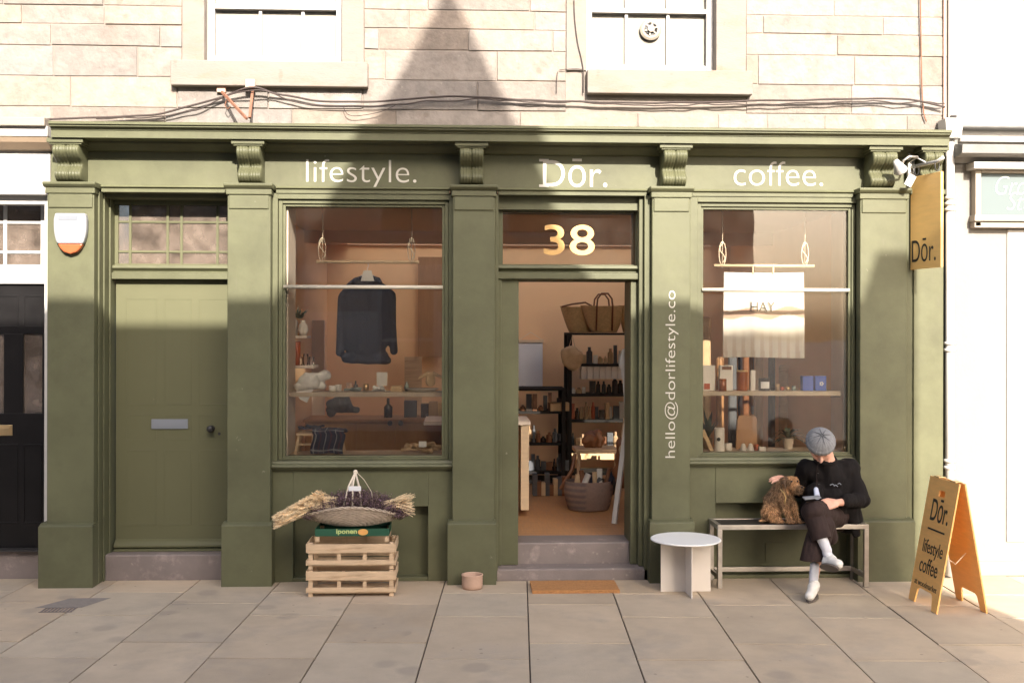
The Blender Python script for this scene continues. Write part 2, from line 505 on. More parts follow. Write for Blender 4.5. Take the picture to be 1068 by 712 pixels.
add_spots(M['green'], 9, .07, (.26, .25, .18), .6, noise_thr=.56)
add_spots(M['green'], 5, .16, (.115, .11, .068), .35, stretch=(2.5, 1, .5), noise_thr=.5)
add_spots(M['green2'], 11, .06, (.24, .22, .15), .5, noise_thr=.58)
add_spots(M['pave'], 7, .09, (.17, .14, .11), .6, noise_thr=.52)
add_spots(M['pave'], 2.2, .22, (.30, .25, .195), .45, noise_thr=.5)
add_spots(M['stone'], 6, .2, (.17, .135, .105), .5, noise_thr=.52)
add_spots(M['stone'], 16, .16, (.32, .29, .25), .5, noise_thr=.5)
add_spots(M['sill'], 5, .2, (.18, .145, .11), .5, stretch=(2, 1, .6), noise_thr=.5)
add_spots(M['stepstone'], 12, .14, (.36, .31, .27), .6, noise_thr=.5)
add_spots(M['harl'], 3, .18, (.24, .22, .19), .5, stretch=(1, 1, .4), noise_thr=.52)
# ================================================================== SETTING
# ---- paving
mb = MB(); mb.quad((-40, -3.6, -.012), (40, -3.6, -.012), (40, .6, -.012), (-40, .6, -.012))
tag(mb.build('paving_bed', 'joint'), kind='structure')
mb = MB()
rot = -math.atan((541 - 485) / 1131)
def rp(u, v):                                # paving grid runs slightly askew of the facade
    return (u * math.cos(rot) - v * math.sin(rot) , u * math.sin(rot) + v * math.cos(rot))
u0 = G(551, 607).x
rng = random.Random(3)
cw, rl, gp = .652, .985, .0045
# ground just behind the facade line carries the first course right under the walls
for i in range(-14, 13):
    ua, ub = u0 + i * cw, u0 + (i + 1) * cw
    off = -.81 if i % 2 == 0 else -1.15
    if i % 2: off = -1.15
    edges = [.55]
    v = off + rl
    if i in (-1, 1, -3, 3): edges += [-.40, -.40 - .75]; v = -1.15 - 0.0
    k = [off + rl * j for j in range(1, -4, -1)]
    k = [e for e in k if e < .3]
    if i % 2: k = [-.48] + [e for e in k if e < -.7]
    edges = [.55] + k
    for a, b in zip(edges[:-1], edges[1:]):
        t = rng.uniform(.88, 1.09); w = rng.uniform(-.03, .03)
        mb.col = (t * (1 + w), t, t * (1 - w))
        dz = rng.uniform(-.0015, .0015)
        gy = .009
        q = [(ua + gp, b + gy), (ub - gp, b + gy), (ub - gp, a - gy), (ua + gp, a - gy)]
        q2 = []
        for (uu, vv) in q:
            x, y = rp(uu - u0, vv); q2.append((x + u0, y))
        tilt = [rng.uniform(-.001, .001) for _ in range(4)]
        n = len(mb.v)
        cx = sum(p[0] for p in q2) / 4; cy = sum(p[1] for p in q2) / 4
        vs = []
        for (x, y), tt in zip(q2, tilt):      # chamfered top edge
            d = Vector((cx - x, cy - y)).normalized() * .002
            vs.append((x + d.x, y + d.y, dz + tt))
        for (x, y), tt in zip(q2, tilt): vs.append((x, y, dz + tt - .004))
        for (x, y) in q2: vs.append((x, y, -.02))
        mb.add(vs, [(0, 1, 2, 3), (4, 5, 1, 0), (5, 6, 2, 1), (6, 7, 3, 2), (7, 4, 0, 3), (8, 9, 5, 4), (9, 10, 6, 5), (10, 11, 7, 6), (11, 8, 4, 7)])
tag(mb.build('pavement', 'pave'), kind='structure')
mb = MB(); mb.box(-40, 40, -3.75, -3.6, -.2, .0)
tag(mb.build('kerb', 'stepstone', bevel=.01), kind='structure')
mb = MB(); mb.quad((-60, -12, -.13), (60, -12, -.13), (60, -3.7, -.13), (-60, -3.7, -.13))
tag(mb.build('road', 'asphalt'), kind='structure')
mb = MB(); mb.box(-40, 40, -13.2, -10.9, -.2, -.01)
tag(mb.build('opposite_pavement', 'pave'), kind='structure')
mb = MB(); mb.quad((-250, -250, -.22), (250, -250, -.22), (250, 250, -.22), (-250, 250, -.22))
tag(mb.build('ground', 'asphalt'), kind='structure')

# ---- drain cover in the paving
g = G(69, 633)
t = empty('drain_cover', (g.x, g.y, 0), 'small dark iron drain cover set in the paving in front of the leftmost green pilaster', 'drain cover')
mb = MB(); mb.add([(g.x - .22, g.y - .02, .0025), (g.x + .12, g.y - .02, .0025), (g.x + .24, g.y + .26, .0025), (g.x - .06, g.y + .26, .0025)], [(0, 1, 2, 3)]); mb.build('surround', 'mortar', t)
mb = MB()
for k in range(9): mb.box(g.x - .13 + k * .026, g.x - .118 + k * .026, g.y - .14, g.y - .03, .0026, .006)
mb.box(g.x - .135, g.x + .095, g.y - .15, g.y - .14, .0026, .006); mb.box(g.x - .135, g.x + .095, g.y - .03, g.y - .02, .0026, .006)
mb.build('grate', 'stepstone', t)

# ================================================================== THE STONE SHOP BUILDING
xL, xR = X(50, -.34), X(993, -.34)
WL, WR = -9.0, X(987)
bd = empty('shop_building', (0, 0, 0), 'sandstone building with a long olive green shopfront and white sash windows above', 'building')
def part(mbx, name, m, parent=None, **k): return mbx.build(name, m, parent or bd, **k)
zc_top = 3.60
# upper wall in coursed blocks
wins = [(X(213), X(356), Z(66, 0, 285)), (X(611), X(746), Z(75, 0, 680))]       # left, right, sill top
surr = [(X(190), X(379)), (X(590), X(777))]
holes = [(s0, s1, w[2] - .19, w[2] + 1.75) for (s0, s1), w in zip(surr, wins)]
mb = MB(); rng = random.Random(11); REF[0] = 534
z = zc_top - .22
TOPZ = 6.0
while z < TOPZ:
    h = rng.choice([.15, .17, .19, .22, .24])
    x = WL + rng.uniform(-.5, 0)
    segs = [(WL, WR)]
    cuts = [(a, b) for (a, b, zz0, zz1) in holes if z + h * .6 > zz0 and z + h * .4 < zz1]
    xs = WL
    while xs < WR:
        w = rng.uniform(.38, 1.05)
        xe = min(xs + w, WR)
        if WR - xe < .2: xe = WR
        pieces = [(xs, xe)]
        for (a, b) in cuts:
            np_ = []
            for (p, q) in pieces:
                if q <= a or p >= b: np_.append((p, q))
                else:
                    if p < a: np_.append((p, a))
                    if q > b: np_.append((b, q))
            pieces = np_
        for (p, q) in pieces:
            if q - p < .03: continue
            t = rng.uniform(.84, 1.16); w_ = rng.uniform(-.05, .06)
            mb.col = (t * (1 + w_), t, t * (1 - w_ * 1.1))
            d = rng.uniform(-.006, .004)
            g_ = .0015
            zz0, zz1 = z + g_, z + h - g_
            c = .006
            j = [rng.uniform(-.004, .004) for _ in range(4)]
            x0, x1 = p + g_, q - g_
            vs = [(x0 + c, -.008 + d, zz0 + c + j[0]), (x1 - c, -.008 + d, zz0 + c + j[1]), (x1 - c, -.008 + d, zz1 - c + j[2]), (x0 + c, -.008 + d, zz1 - c + j[3]),
                  (x0, 0.004, zz0), (x1, 0.004, zz0), (x1, 0.004, zz1), (x0, 0.004, zz1)]
            mb.add(vs, [(0, 1, 2, 3), (4, 5, 1, 0), (5, 6, 2, 1), (6, 7, 3, 2), (7, 4, 0, 3)])
        xs = xe
    z += h
part(mb, 'stone_wall', 'stone')
# backing wall with window openings
mb = MB()
def wall_with_holes(mb, x0, x1, z0, z1, ya, yb, hs):
    xs = sorted(set([x0, x1] + [v for h in hs for v in h[:2]])); zs = sorted(set([z0, z1] + [v for h in hs for v in h[2:]]))
    xs = [v for v in xs if x0 <= v <= x1]; zs = [v for v in zs if z0 <= v <= z1]
    for i in range(len(xs) - 1):
        for j in range(len(zs) - 1):
            cx, cz = (xs[i] + xs[i + 1]) / 2, (zs[j] + zs[j + 1]) / 2
            if any(h[0] < cx < h[1] and h[2] < cz < h[3] for h in hs): continue
            mb.box(xs[i], xs[i + 1], ya, yb, zs[j], zs[j + 1])
op = [(w[0], w[1], w[2], w[2] + 1.6) for w in wins]
wall_with_holes(mb, WL, WR, 3.2, TOPZ, 0.0, .35, op)
mb.box(WL, WR, .36, .38, 3.2, 6.0)
part(mb, 'backing_wall', 'mortar')
# window surrounds, sills, sashes
for i, (w, (s0, s1)) in enumerate(zip(wins, surr)):
    zt = w[2]
    mb = MB(); mb.box(s0, w[0], -.018, .0, zt, zt + 1.78); mb.box(w[1], s1, -.018, .0, zt, zt + 1.78); mb.box(w[0], w[1], -.018, 0, zt + 1.6, zt + 1.78)
    part(mb, 'window_surround', 'sill', bevel=.004)
    mb = MB()
    sx0, sx1 = ((X(180), X(384)), (X(611), X(782)))[i]
    mb.box(sx0, sx1, -.085, .10, Z((90, 98)[i], -.08, (285, 690)[i]), zt - .002)
    part(mb, 'window_sill', 'sill', bevel=.008)
    fr = MB()
    y0 = .12
    fw = .055
    fr.box(w[0], w[0] + fw, y0 - .03, y0 + .06, zt, zt + 1.6); fr.box(w[1] - fw, w[1], y0 - .03, y0 + .06, zt, zt + 1.6)
    fr.box(w[0] + fw, w[1] - fw, y0 - .01, y0 + .06, zt, zt + .08)
    zm = (Z(4, 0, 285), Z(8, 0, 680))[i]
    fr.box(w[0] + fw, w[1] - fw, y0 - .025, y0 + .05, zm - .018, zm + .018)
    wd = part(fr, 'sash_window', 'white', bevel=.004)
    gl = MB()
    muntins = [(X(268), X(313)), (X(655), X(699))][i]
    for mx in muntins: gl.box(mx - .012, mx + .012, y0, y0 + .04, zt + .08, zt + 1.6)
    link('glazing_bar', gl.mesh(), 'white', wd)
    pn = MB(); pn.box(w[0] + fw, w[1] - fw, y0 + .022, y0 + .027, zt + .06, zt + 1.6)
    link('pane', pn.mesh(), 'glass', wd)
    bl = MB(); bl.box(w[0] + .02, w[1] - .02, y0 + .029, y0 + .034, zt, zt + 1.6)
    link('blind', bl.mesh(), 'blindw', wd)
    if i == 1:
        c = P(678, 31, y0); 
        vf = MB(); vf.lathe([(.0, 0), (.088, 0), (.088, .02), (.07, .03), (.055, .03)], (0, 0, 0), 28)
        me = vf.mesh(); me.transform(Matrix.Translation((c.x, y0 + .015, c.z)) @ Matrix.Rotation(R(90), 4, 'X'))
        v0 = link('extractor_vent', me, 'cream', wd)
        vf = MB()
        vf.lathe([(0, 0), (.028, 0), (.028, .022), (.0, .024)], (0, 0, 0), 18)
        me = vf.mesh(); me.transform(Matrix.Translation((c.x, y0 - .014, c.z)) @ Matrix.Rotation(R(90), 4, 'X'))
        link('hub', me, 'cream', wd)
        vf = MB(); vf.lathe([(0, 0), (.054, 0)], (0, 0, 0), 24); me = vf.mesh(); me.transform(Matrix.Translation((c.x, y0 - .0165, c.z)) @ Matrix.Rotation(R(90), 4, 'X')); link('grille', me, 'darksteel', wd)
        vf = MB()
        for k in range(6):
            a = k * math.pi / 3 + .3
            vf.bar((c.x + .025 * math.cos(a), y0 - .020, c.z + .025 * math.sin(a)), (c.x + .056 * math.cos(a), y0 - .020, c.z + .056 * math.sin(a)), .012, .006, up=(0, 1, 0))
        link('blade', vf.mesh(), 'cream', wd)

# ---- shopfront cornice
def zz(py, y=-.04): return Z(py, y)
mb = MB()
prof = [(0.02, 3.655), (-.33, 3.632), (-.34, 3.622), (-.34, 3.600), (-.325, 3.594), (-.325, 3.578), (-.305, 3.572), (-.292, 3.560), (-.292, 3.548), (-.285, 3.540),
        (-.285, 3.462), (-.135, 3.462), (-.13, 3.445), (-.105, 3.425), (-.08, 3.40), (-.06, 3.393), (.02, 3.393)]
prof = [(a, z if z < 3.462 else 3.455 + (z - 3.455) * .68) for a, z in prof]
mb.prism(prof, xL, xR)
part(mb, 'cornice', 'green')
mb = MB()
zf0, zf1 = Z(197, -.04), 3.394
fx0, fx1 = X(53, -.04), X(985, -.04)
mb.box(fx0, fx1, -.04, .12, zf0, 3.40)
part(mb, 'frieze', 'green')
# small moulding at the foot of the frieze between the pilasters
pil = [(49, 98), (237, 282), (472, 516), (680, 720), (897, 946)]
PX = [(X(a, -.14), X(b, -.14)) for a, b in pil]
zcap = Z(202, -.14)
mb = MB()
for i in range(4):
    a, b = PX[i][1] + .03, PX[i + 1][0] - .03
    mb.prism([(.1, zf0 + .002), (-.075, zf0 + .002), (-.085, zf0 - .012), (-.065, zf0 - .022), (-.065, zf0 - .05), (.1, zf0 - .05)], a, b)
part(mb, 'frieze_moulding', 'green')
zh = zf0 - .05                        # head of all the openings
# ---- pilasters
zpl = Z(545, -.14)
for i, (a, b) in enumerate(PX):
    mb = MB()
    mb.box(a, b, -.14, .12, zpl - .02, zf0 - .06)
    # sunk panel lines: two stiles proud of the face
    mb.box(a - .010, b + .010, -.16, .12, zf0 - .075, zf0 - .03)
    mb.prism([(.12, zf0 - .03), (-.165, zf0 - .03), (-.19, zf0 - .008), (-.19, zf0 + .012), (.12, zf0 + .012)], a - .022, b + .022)
    mb.box(a + .012, b - .012, -.152, -.13, zf0 - .185, zf0 - .078)
    p_ = part(mb, 'pilaster', 'green', bevel=.006)
    mb = MB()
    q = ((40, 97), (231, 284), (467, 518), (678, 725), (895, 955))[i]
    mb.box(X(q[0], -.19), X(q[1], -.19), -.19, .12, -.01, zpl)
    mb.prism([(-.19, zpl), (-.185, zpl + .006), (-.14, zpl + .02), (.1, zpl + .02), (.1, zpl)], X(q[0], -.19) + .004, X(q[1], -.19) - .004)
    link('plinth', mb.mesh(), 'green', p_, bevel=.008)
# return at the far right of the shopfront
mb = MB(); mb.box(PX[4][1], X(984, -.08), -.08, .12, 0, zf0); mb.box(X(953, -.1), X(984, -.1), -.1, -.07, .0, zf0 - .0)
mb.box(X(950, -.12), X(986, -.12), -.125, .1, zf0 - .03, zf0 + .01)
part(mb, 'return_panel', 'green', bevel=.005)
# ---- scrolled corbels
def corbel(xc, w, zt, zb):
    pts = []
    H = zt - zb
    n = 26
    prof = []
    for k in range(n + 1):
        t = k / n
        d = .175 - .075 * t
        d += .045 * math.sin(min(1, t / .42) * math.pi) - .040 * math.sin(max(0, min(1, (t - .40) / .25)) * math.pi) + .040 * math.sin(max(0, (t - .66) / .34) * math.pi) 
        if t > .97: d *= .8
        prof.append((d, zt - H * t))
    m = 40
    vs, fs = [], []
    for i in range(m + 1):
        u = i / m
        rib = abs(math.sin(u * 2 * math.pi * 1.0)) ** .35 * .016 + abs(math.sin(u * math.pi * 8)) * .006
        x = xc - w / 2 + u * w
        for (d, z_) in prof: vs.append((x, -.04 - d * .98 - rib, z_))
    K = n + 1
    for i in range(m):
        for k in range(n): fs.append((i * K + k, i * K + k + 1, (i + 1) * K + k + 1, (i + 1) * K + k))
    b0 = len(vs)
    for i in (0, m):
        for (d, z_) in prof: vs.append((xc - w / 2 + (i / m) * w, .0, z_))
    for k in range(n):
        fs.append((k, b0 + k, b0 + k + 1, k + 1)); fs.append((m * K + k, m * K + k + 1, b0 + K + k + 1, b0 + K + k))
    fs.append(tuple([i * K + n for i in range(m + 1)] + [b0 + K + n, b0 + n]))
    mb = MB(); mb.add(vs, fs)
    o = part(mb, 'corbel', 'green', smooth=True)
    mb = MB(); mb.box(xc - w / 2 - .035, xc + w / 2 + .035, -.262, 0, zt + .001, zt + .035)
    mb.box(xc - w / 2 - .02, xc + w / 2 + .02, -.25, 0, zt - .012, zt + .001)
    link('corbel_cap', mb.mesh(), 'green', o, bevel=.004)
for (a, b) in ((56, 84), (247, 272), (479, 504), (691, 716), (908, 934)):
    xa, xb = X(a, -.2), X(b, -.2)
    corbel((xa + xb) / 2, xb - xa, 3.425, zf0 + .014)
xa, xb = X(962, -.2), X(982, -.2)
corbel((xa + xb) / 2, xb - xa, 3.425, zf0 + .03)

# ---- display windows
def display_window(gx0, gx1, gz0, gz1, fx0, fx1, bar_z, stall):
    """glass rect, outer frame edges (metres)"""
    w = MB()
    # outer flat frame, then two steps down to the glass
    def ring(x0, x1, z0, z1, X0, X1, Z0, Z1, ya, yb):
        w.box(X0, x0, ya, yb, Z0, Z1); w.box(x1, X1, ya, yb, Z0, Z1)
        w.box(x0, x1, ya, yb, Z0, z0); w.box(x0, x1, ya, yb, z1, Z1)
    dz = .045
    ring(gx0 - .055, gx1 + .055, gz0 - .03, gz1 + .055, fx0, fx1, gz0 - .035, zh, -.055, .10)
    ring(gx0 - .022, gx1 + .022, gz0 - .012, gz1 + .022, gx0 - .052, gx1 + .052, gz0 - .028, gz1 + .052, -.030, .09)
    ring(gx0, gx1, gz0, gz1, gx0 - .0215, gx1 + .0215, gz0 - .0115, gz1 + .0215, -.012, .08)
    fr = part(w, 'display_window', 'green', bevel=.005)
    s = MB(); s.prism([(-.05, gz0 - .032), (-.06, gz0 - .055), (-.095, gz0 - .062), (-.10, gz0 - .078), (-.08, gz0 - .10), (-.05, gz0 - .105)], fx0, fx1)
    link('sill_moulding', s.mesh(), 'green', fr, bevel=.003)
    g_ = MB(); g_.box(gx0 - .004, gx1 + .004, .012, .018, gz0 - .004, gz1 + .004)
    link('window_pane', g_.mesh(), 'glass', fr)
    b_ = MB(); b_.tube([(gx0 - .012, -.022, bar_z), (gx1 + .006, -.022, bar_z)], .0155, 12)
    link('transom_bar', b_.mesh(), 'steelcream', fr, smooth=True)
    # stallriser under the window with a sunk panel
    (rx0, rx1, rz1, jx0, jx1) = stall
    s = MB()
    zt_ = gz0 - .036
    s.box(jx0, rx0, -.05, .10, 0, zt_); s.box(rx1, jx1, -.05, .10, 0, zt_); s.box(rx0, rx1, -.05, .10, rz1, zt_)
    s.box(rx0, rx1, .06, .10, 0, rz1)
    s.box(rx0, rx1, -.045, .06, 0, .03)
    part(s, 'stallriser', 'green', bevel=.004)
    return fr
M['steelcream'] = mat('painted_metal_bar', (.50, .46, .37), .45, .08, 8)
W1 = (X(298), X(461), Z(475, 0, 380), Z(216, 0, 380)); W2 = (X(733), X(884), Z(471.5, 0, 808), Z(219, 0, 808))
f1 = display_window(W1[0], W1[1], W1[2], W1[3], PX[1][1], PX[2][0], Z(299.5, 0, 380), (X(307), X(447), Z(527, 0, 380), PX[1][1], PX[2][0]))
f2 = display_window(W2[0], W2[1], W2[2], W2[3], PX[3][1], PX[4][0], Z(302.5, 0, 808), (X(745), X(888), Z(523, 0, 808), PX[3][1], PX[4][0]))
# cast vent in the right stallriser
mb = MB(); a = P(800, 567, .055); b = P(819, 584, .055)
for k in range(4):
    for j in range(3):
        xx = a.x + (b.x - a.x) * (k + .5) / 4; z0_ = b.z + (a.z - b.z) * (j + .5) / 3
        mb.box(xx - .013, xx + .013, .0565, .0585, z0_ - .016, z0_ + .016)
part(mb, 'vent_holes', 'dark')
mb = MB(); mb.box(a.x - .01, b.x + .01, .050, .058, b.z - .01, a.z + .01); part(mb, 'air_vent', 'green', bevel=.002)

# ---- left doorway (closed green door)
REF[0] = 175
dy = .22
jx0, jx1 = PX[0][1], PX[1][0]
dl = jx0 + .042
mb = MB()
mb.box(jx0, jx0 + .014, -.06, .30, 0, zh)           # stepped jamb on the left
mb.box(jx0 + .014, jx0 + .028, .02, .30, 0, zh)
mb.box(jx0 + .028, dl, .12, .30, 0, zh)
mb.box(jx1 - .004, jx1 + .03, .0, .30, 0, zh)
mb.box(jx0 + .014, jx1, .05, .30, zh - .035, zh + .02)
part(mb, 'door_jamb', 'green', bevel=.005)
fz0, fz1 = Z(275, dy), Z(214, dy)
mb = MB()
mb.box(dl, jx1 - .005, dy - .03, dy + .05, fz1, zh - .036)
part(mb, 'door_head', 'green')
mb = MB()
mb.prism([(dy + .05, Z(277, dy)), (dy - .055, Z(277, dy)), (dy - .065, Z(280, dy)), (dy - .035, Z(283, dy)), (dy - .035, Z(284, dy)), (dy - .075, Z(285, dy)), (dy - .075, Z(291.5, dy)), (dy + .05, Z(291.5, dy))], dl - .0, jx1 - .005)
part(mb, 'door_transom', 'green', bevel=.003)
mb = MB()
mb.box(dl, jx1 - .005, dy, dy + .03, Z(277, dy) + .001, fz0)
mb.box(dl, dl + .03, dy, dy + .03, fz0, fz1)
for px in (135.5, 174.5, 189, 226.5): x_ = X(px, dy); mb.box(x_ - .010, x_ + .010, dy + .001, dy + .029, fz0, fz1)
for py in (231.5, 262.5): z_ = Z(py, dy); mb.box(dl + .03, jx1 - .005, dy + .004, dy + .026, z_ - .009, z_ + .009)
fl = part(mb, 'fanlight', 'green2', bevel=.002)
g_ = MB(); g_.box(dl, jx1, dy + .014, dy + .017, fz0, fz1); link('pane', g_.mesh(), 'oldglass', fl)
g_ = MB(); g_.box(dl, jx1, dy + .45, dy + .47, fz0 - .3, fz1 + .2); part(g_, 'hallway_wall', 'revealpaint')
# the leaf: stiles, rails and six panels
def panelled(name, x0, x1, z0, z1, y, cols, rows, m, stile=.09, rail=.09, raised=.0022):
    mb = MB()
    mb.box(x0, x1, y, y + .045, z0, z1)
    xs = []
    for (a, b) in cols:
        for (c, d) in rows:
            xa, xb = x0 + (x1 - x0) * a, x0 + (x1 - x0) * b; za, zb = z0 + (z1 - z0) * c, z0 + (z1 - z0) * d
            e = .008
            # raised bead round each panel and a slightly proud field
            mb.box(xa, xb, y - raised, y + .002, za, za + e); mb.box(xa, xb, y - raised, y + .002, zb - e, zb)
            mb.box(xa, xa + e, y - raised, y + .002, za + e, zb - e); mb.box(xb - e, xb, y - raised, y + .002, za + e, zb - e)
    return part(mb, name, m, bevel=.0015)
lx0, lx1, lz0, lz1 = dl + .012, jx1 - .006, Z(573, dy), Z(291.5, dy)
door = panelled('green_door', lx0, lx1, lz0, lz1, dy, [(.08, .34), (.40, .63), (.69, .93)], [(.09, .37), (.405, .50), (.535, .93)], 'green2')
mb = MB(); a = P(158, 437, dy - .01); b = P(196, 447, dy - .01); mb.box(a.x, b.x, dy - .012, dy - .0005, b.z, a.z); mb.box(a.x + .02, b.x - .02, dy - .016, dy - .012, b.z + .018, a.z - .018)
link('letter_plate', mb.mesh(), 'greyplastic', door, bevel=.002)
c = P(220, 447, dy - .03); mb = MB(); mb.lathe([(.0, 0), (.026, 0), (.026, .006), (.012, .01), (.012, .03), (.026, .04), (.028, .055), (.016, .066), (0, .068)], (0, 0, 0), 20)
me = mb.mesh(); me.transform(Matrix.Translation((c.x, dy, c.z)) @ Matrix.Rotation(R(90), 4, 'X')); link('door_knob', me, 'darksteel', door, smooth=True)
c = P(229, 452, dy); mb = MB(); mb.lathe([(0, 0), (.012, 0), (.012, .006), (0, .007)], (0, 0, 0), 12); me = mb.mesh(); me.transform(Matrix.Translation((c.x, dy, c.z)) @ Matrix.Rotation(R(90), 4, 'X')); link('keyhole', me, 'darksteel', door)
mb = MB(); mb.prism([(dy, lz0 + .09), (dy - .03, lz0 + .07), (dy - .05, lz0 + .045), (dy - .05, lz0 + .03), (dy - .02, lz0 + .02), (dy - .06, lz0 + .012), (dy - .06, lz0 - .002), (dy, lz0 - .002)], lx0, lx1)
link('weather_board', mb.mesh(), 'green2', door, bevel=.002)
mb = MB(); mb.box(jx0 + .02, jx1 - .006, .05, .5, -.01, lz0 - .004); part(mb, 'door_threshold', 'stepstone', bevel=.012)

# ---- shop doorway 38
REF[0] = 597
dy8 = .12
ox0, ox1 = X(540, .2), X(655, .2)
px0, px1 = PX[2][1], PX[3][0]
ztr = Z(292.5, .1)
mb = MB()
mb.box(px0, px0 + .03, -.07, .40, 0.0, zh); mb.box(px0 + .03, ox0, .06, .40, .1, ztr)
mb.box(px1 - .05, px1, -.07, .40, 0.0, zh); mb.box(px1 - .085, px1 - .05, -.02, .40, 0.1, zh); mb.box(ox1, px1 - .085, .06, .40, .1, ztr)
mb.box(px0 + .03, px0 + .06, .03, .058, .1, ztr)
part(mb, 'door_jamb', 'green', bevel=.005)
fa, fb = X(524, .14), X(662, .14)
g0, g1 = Z(276, .14), Z(222, .14)
mb = MB()
mb.box(px0 + .03, px1 - .085, .03, .40, g1 + .012, zh + .02)
part(mb, 'door_head', 'green')
mb = MB()
mb.prism([(.4, Z(277, .05)), (.03, Z(277, .05)), (.02, Z(280, .05)), (.06, Z(282.5, .05)), (.06, Z(284, .05)), (.015, Z(285, .05)), (.015, Z(291, .05)), (.04, ztr), (.4, ztr)], px0 + .03, px1 - .085)
part(mb, 'door_transom', 'green', bevel=.003)
fl = MB(); fl.box(fa, fb, .12, .15, g0 - .02, g0); fl.box(fa, fb, .12, .15, g1, g1 + .01)
fan = part(fl, 'fanlight', 'green')
for xa_, xb_ in ((px0 + .03, fa), (fb, px1 - .085)):
    mb = MB(); mb.box(xa_, xb_, .08, .2, ztr, g1 + .012); link('stile', mb.mesh(), 'green', fan)
g_ = MB(); g_.box(fa, fb, .13, .136, g0, g1); link('pane', g_.mesh(), 'glass', fan)
a, b = P(567, 266, .127), P(620, 234.5, .127)
fit_text('house_number', '38', (a.x, .1265, a.z), (1, 0, 0), (0, 0, 1), b.x - a.x, b.z - a.z, 'gold', fan, bold=.008)
# steps
mb = MB(); mb.box(X(517, -.07), X(678, -.07), -.07, .13, -.01, Z(592.5, -.07)); part(mb, 'door_step', 'stepstone', bevel=.015)
zfl = .268
mb = MB(); mb.box(px0 + .012, px1 - .02, .115, .44, -.01, zfl); part(mb, 'door_step', 'stepstone', bevel=.012)
# open door leaf swung into the shop against the left side
mb = MB(); mb.box(ox0 - .045, ox0 - .004, .42, 1.28, zfl + .01, ztr - .01)
part(mb, 'open_door', 'green2', bevel=.003)

# ---- lettering on the frieze and pilaster
def letter(body, x0, x1, zb, zt, **k):
    a, b = P(x0, zb, -.041), P(x1, zt, -.041)
    fit_text('lettering', body, (a.x, -.0415, a.z), (1, 0, 0), (0, 0, 1), b.x - a.x, b.z - a.z, 'lettering', bd, **k)
letter('lifestyle.', 319, 434, 197.5, 167, bold=-.013)
letter('D\u014dr.', 566, 633, 195, 166, bold=-.002)
letter('coffee.', 765, 858, 193.5, 169, bold=-.013)
# serifs of the capital D
a, b = P(562, 195, -.041), P(572, 166, -.041)
for za_ in (a.z, b.z - .02):
    mb = MB(); mb.box(a.x, b.x, -.0425, -.0405, za_, za_ + .02); part(mb, 'letter_serif', 'lettering')
a, b = P(707.5, 477, -.141), P(693.5, 303, -.141)
fit_text('lettering', 'hello@dorlifestyle.co', (a.x, -.1415, a.z), (0, 0, 1), (-1, 0, 0), b.z - a.z, a.x - b.x, 'lettering', bd, bold=-.010)

REF[0] = 20
# ---- the black door and white surround of the house next along
nb = MB()
y1 = -.10
nb.box(WL, X(52, -.1), -.16, .0, Z(142, -.16), Z(131, -.16))      # white fascia
part(nb, 'neighbour_cornice', 'white', bevel=.005)
nb = MB(); nb.box(WL, X(51, -.1), -.2, .0, Z(131, -.2), Z(122, -.2)); part(nb, 'lead_flashing', 'cream', bevel=.006)
nb = MB(); nb.prism([(0, Z(142, -.16)), (-.15, Z(142, -.16) - .001), (-.14, Z(149, -.1)), (-.09, Z(156, -.08)), (0, Z(158, -.06))], WL, X(52, -.1)); part(nb, 'neighbour_moulding', 'tan')
nb = MB(); nb.box(WL, X(52, -.04), -.04, .1, Z(197, -.04), Z(157, -.06)); part(nb, 'neighbour_frieze', 'white')
nb = MB(); nb.box(WL, X(52, -.07), -.08, .1, Z(203, -.07), Z(197, -.07)); nb.box(WL, X(50, .0), -.0, .1, Z(213, .0), Z(203, .0))
nb.box(X(50, -.03), PX[0][0] + .01, -.05, .3, .45, Z(203, -.07)); nb.box(X(44.5, -.03), X(50, -.03), .0, .3, .45, Z(213, 0))
part(nb, 'white_door_surround', 'white', bevel=.005)
nb = MB(); yy = .2
nb.box(WL, X(49, yy), yy - .03, yy + .05, Z(296, yy), Z(282, yy)); nb.box(WL, X(49, yy), yy - .01, yy + .05, Z(282, yy), Z(276, yy))
for px in (-60, -45, -10, 5, 44, 51): x_ = X(px, yy); nb.box(x_ - .014, x_ + .014, yy, yy + .03, Z(277, yy), Z(213, yy))
for py in (232, 263): z_ = Z(py, yy); nb.box(WL, X(49, yy), yy + .002, yy + .028, z_ - .011, z_ + .011)
fl = part(nb, 'fanlight', 'white', bevel=.002)
g_ = MB(); g_.box(WL, X(50, yy), yy + .014, yy + .017, Z(277, yy), Z(213, yy)); link('pane', g_.mesh(), 'oldglass', fl)
g_ = MB(); g_.box(WL, X(54, yy), yy + .45, yy + .47, .2, Z(200, yy)); part(g_, 'hallway_wall', 'revealpaint')
bx0, bx1 = X(-92, yy), X(49.5, yy)
zA, zB = Z(571, yy), Z(296, yy)
nb = MB()
gz0, gz1 = Z(431, yy), Z(348, yy)
cols = [(X(24, yy), X(44, yy)), (X(-14, yy), X(4, yy)), (X(-52, yy), X(-34, yy))]
edges = [bx0] + [v for c in sorted(cols) for v in c] + [bx1]
for i in range(0, len(edges), 2): nb.box(edges[i], edges[i + 1], yy, yy + .045, gz0, gz1)
nb.box(bx0, bx1, yy, yy + .045, zA, gz0); nb.box(bx0, bx1, yy, yy + .045, gz1, zB)
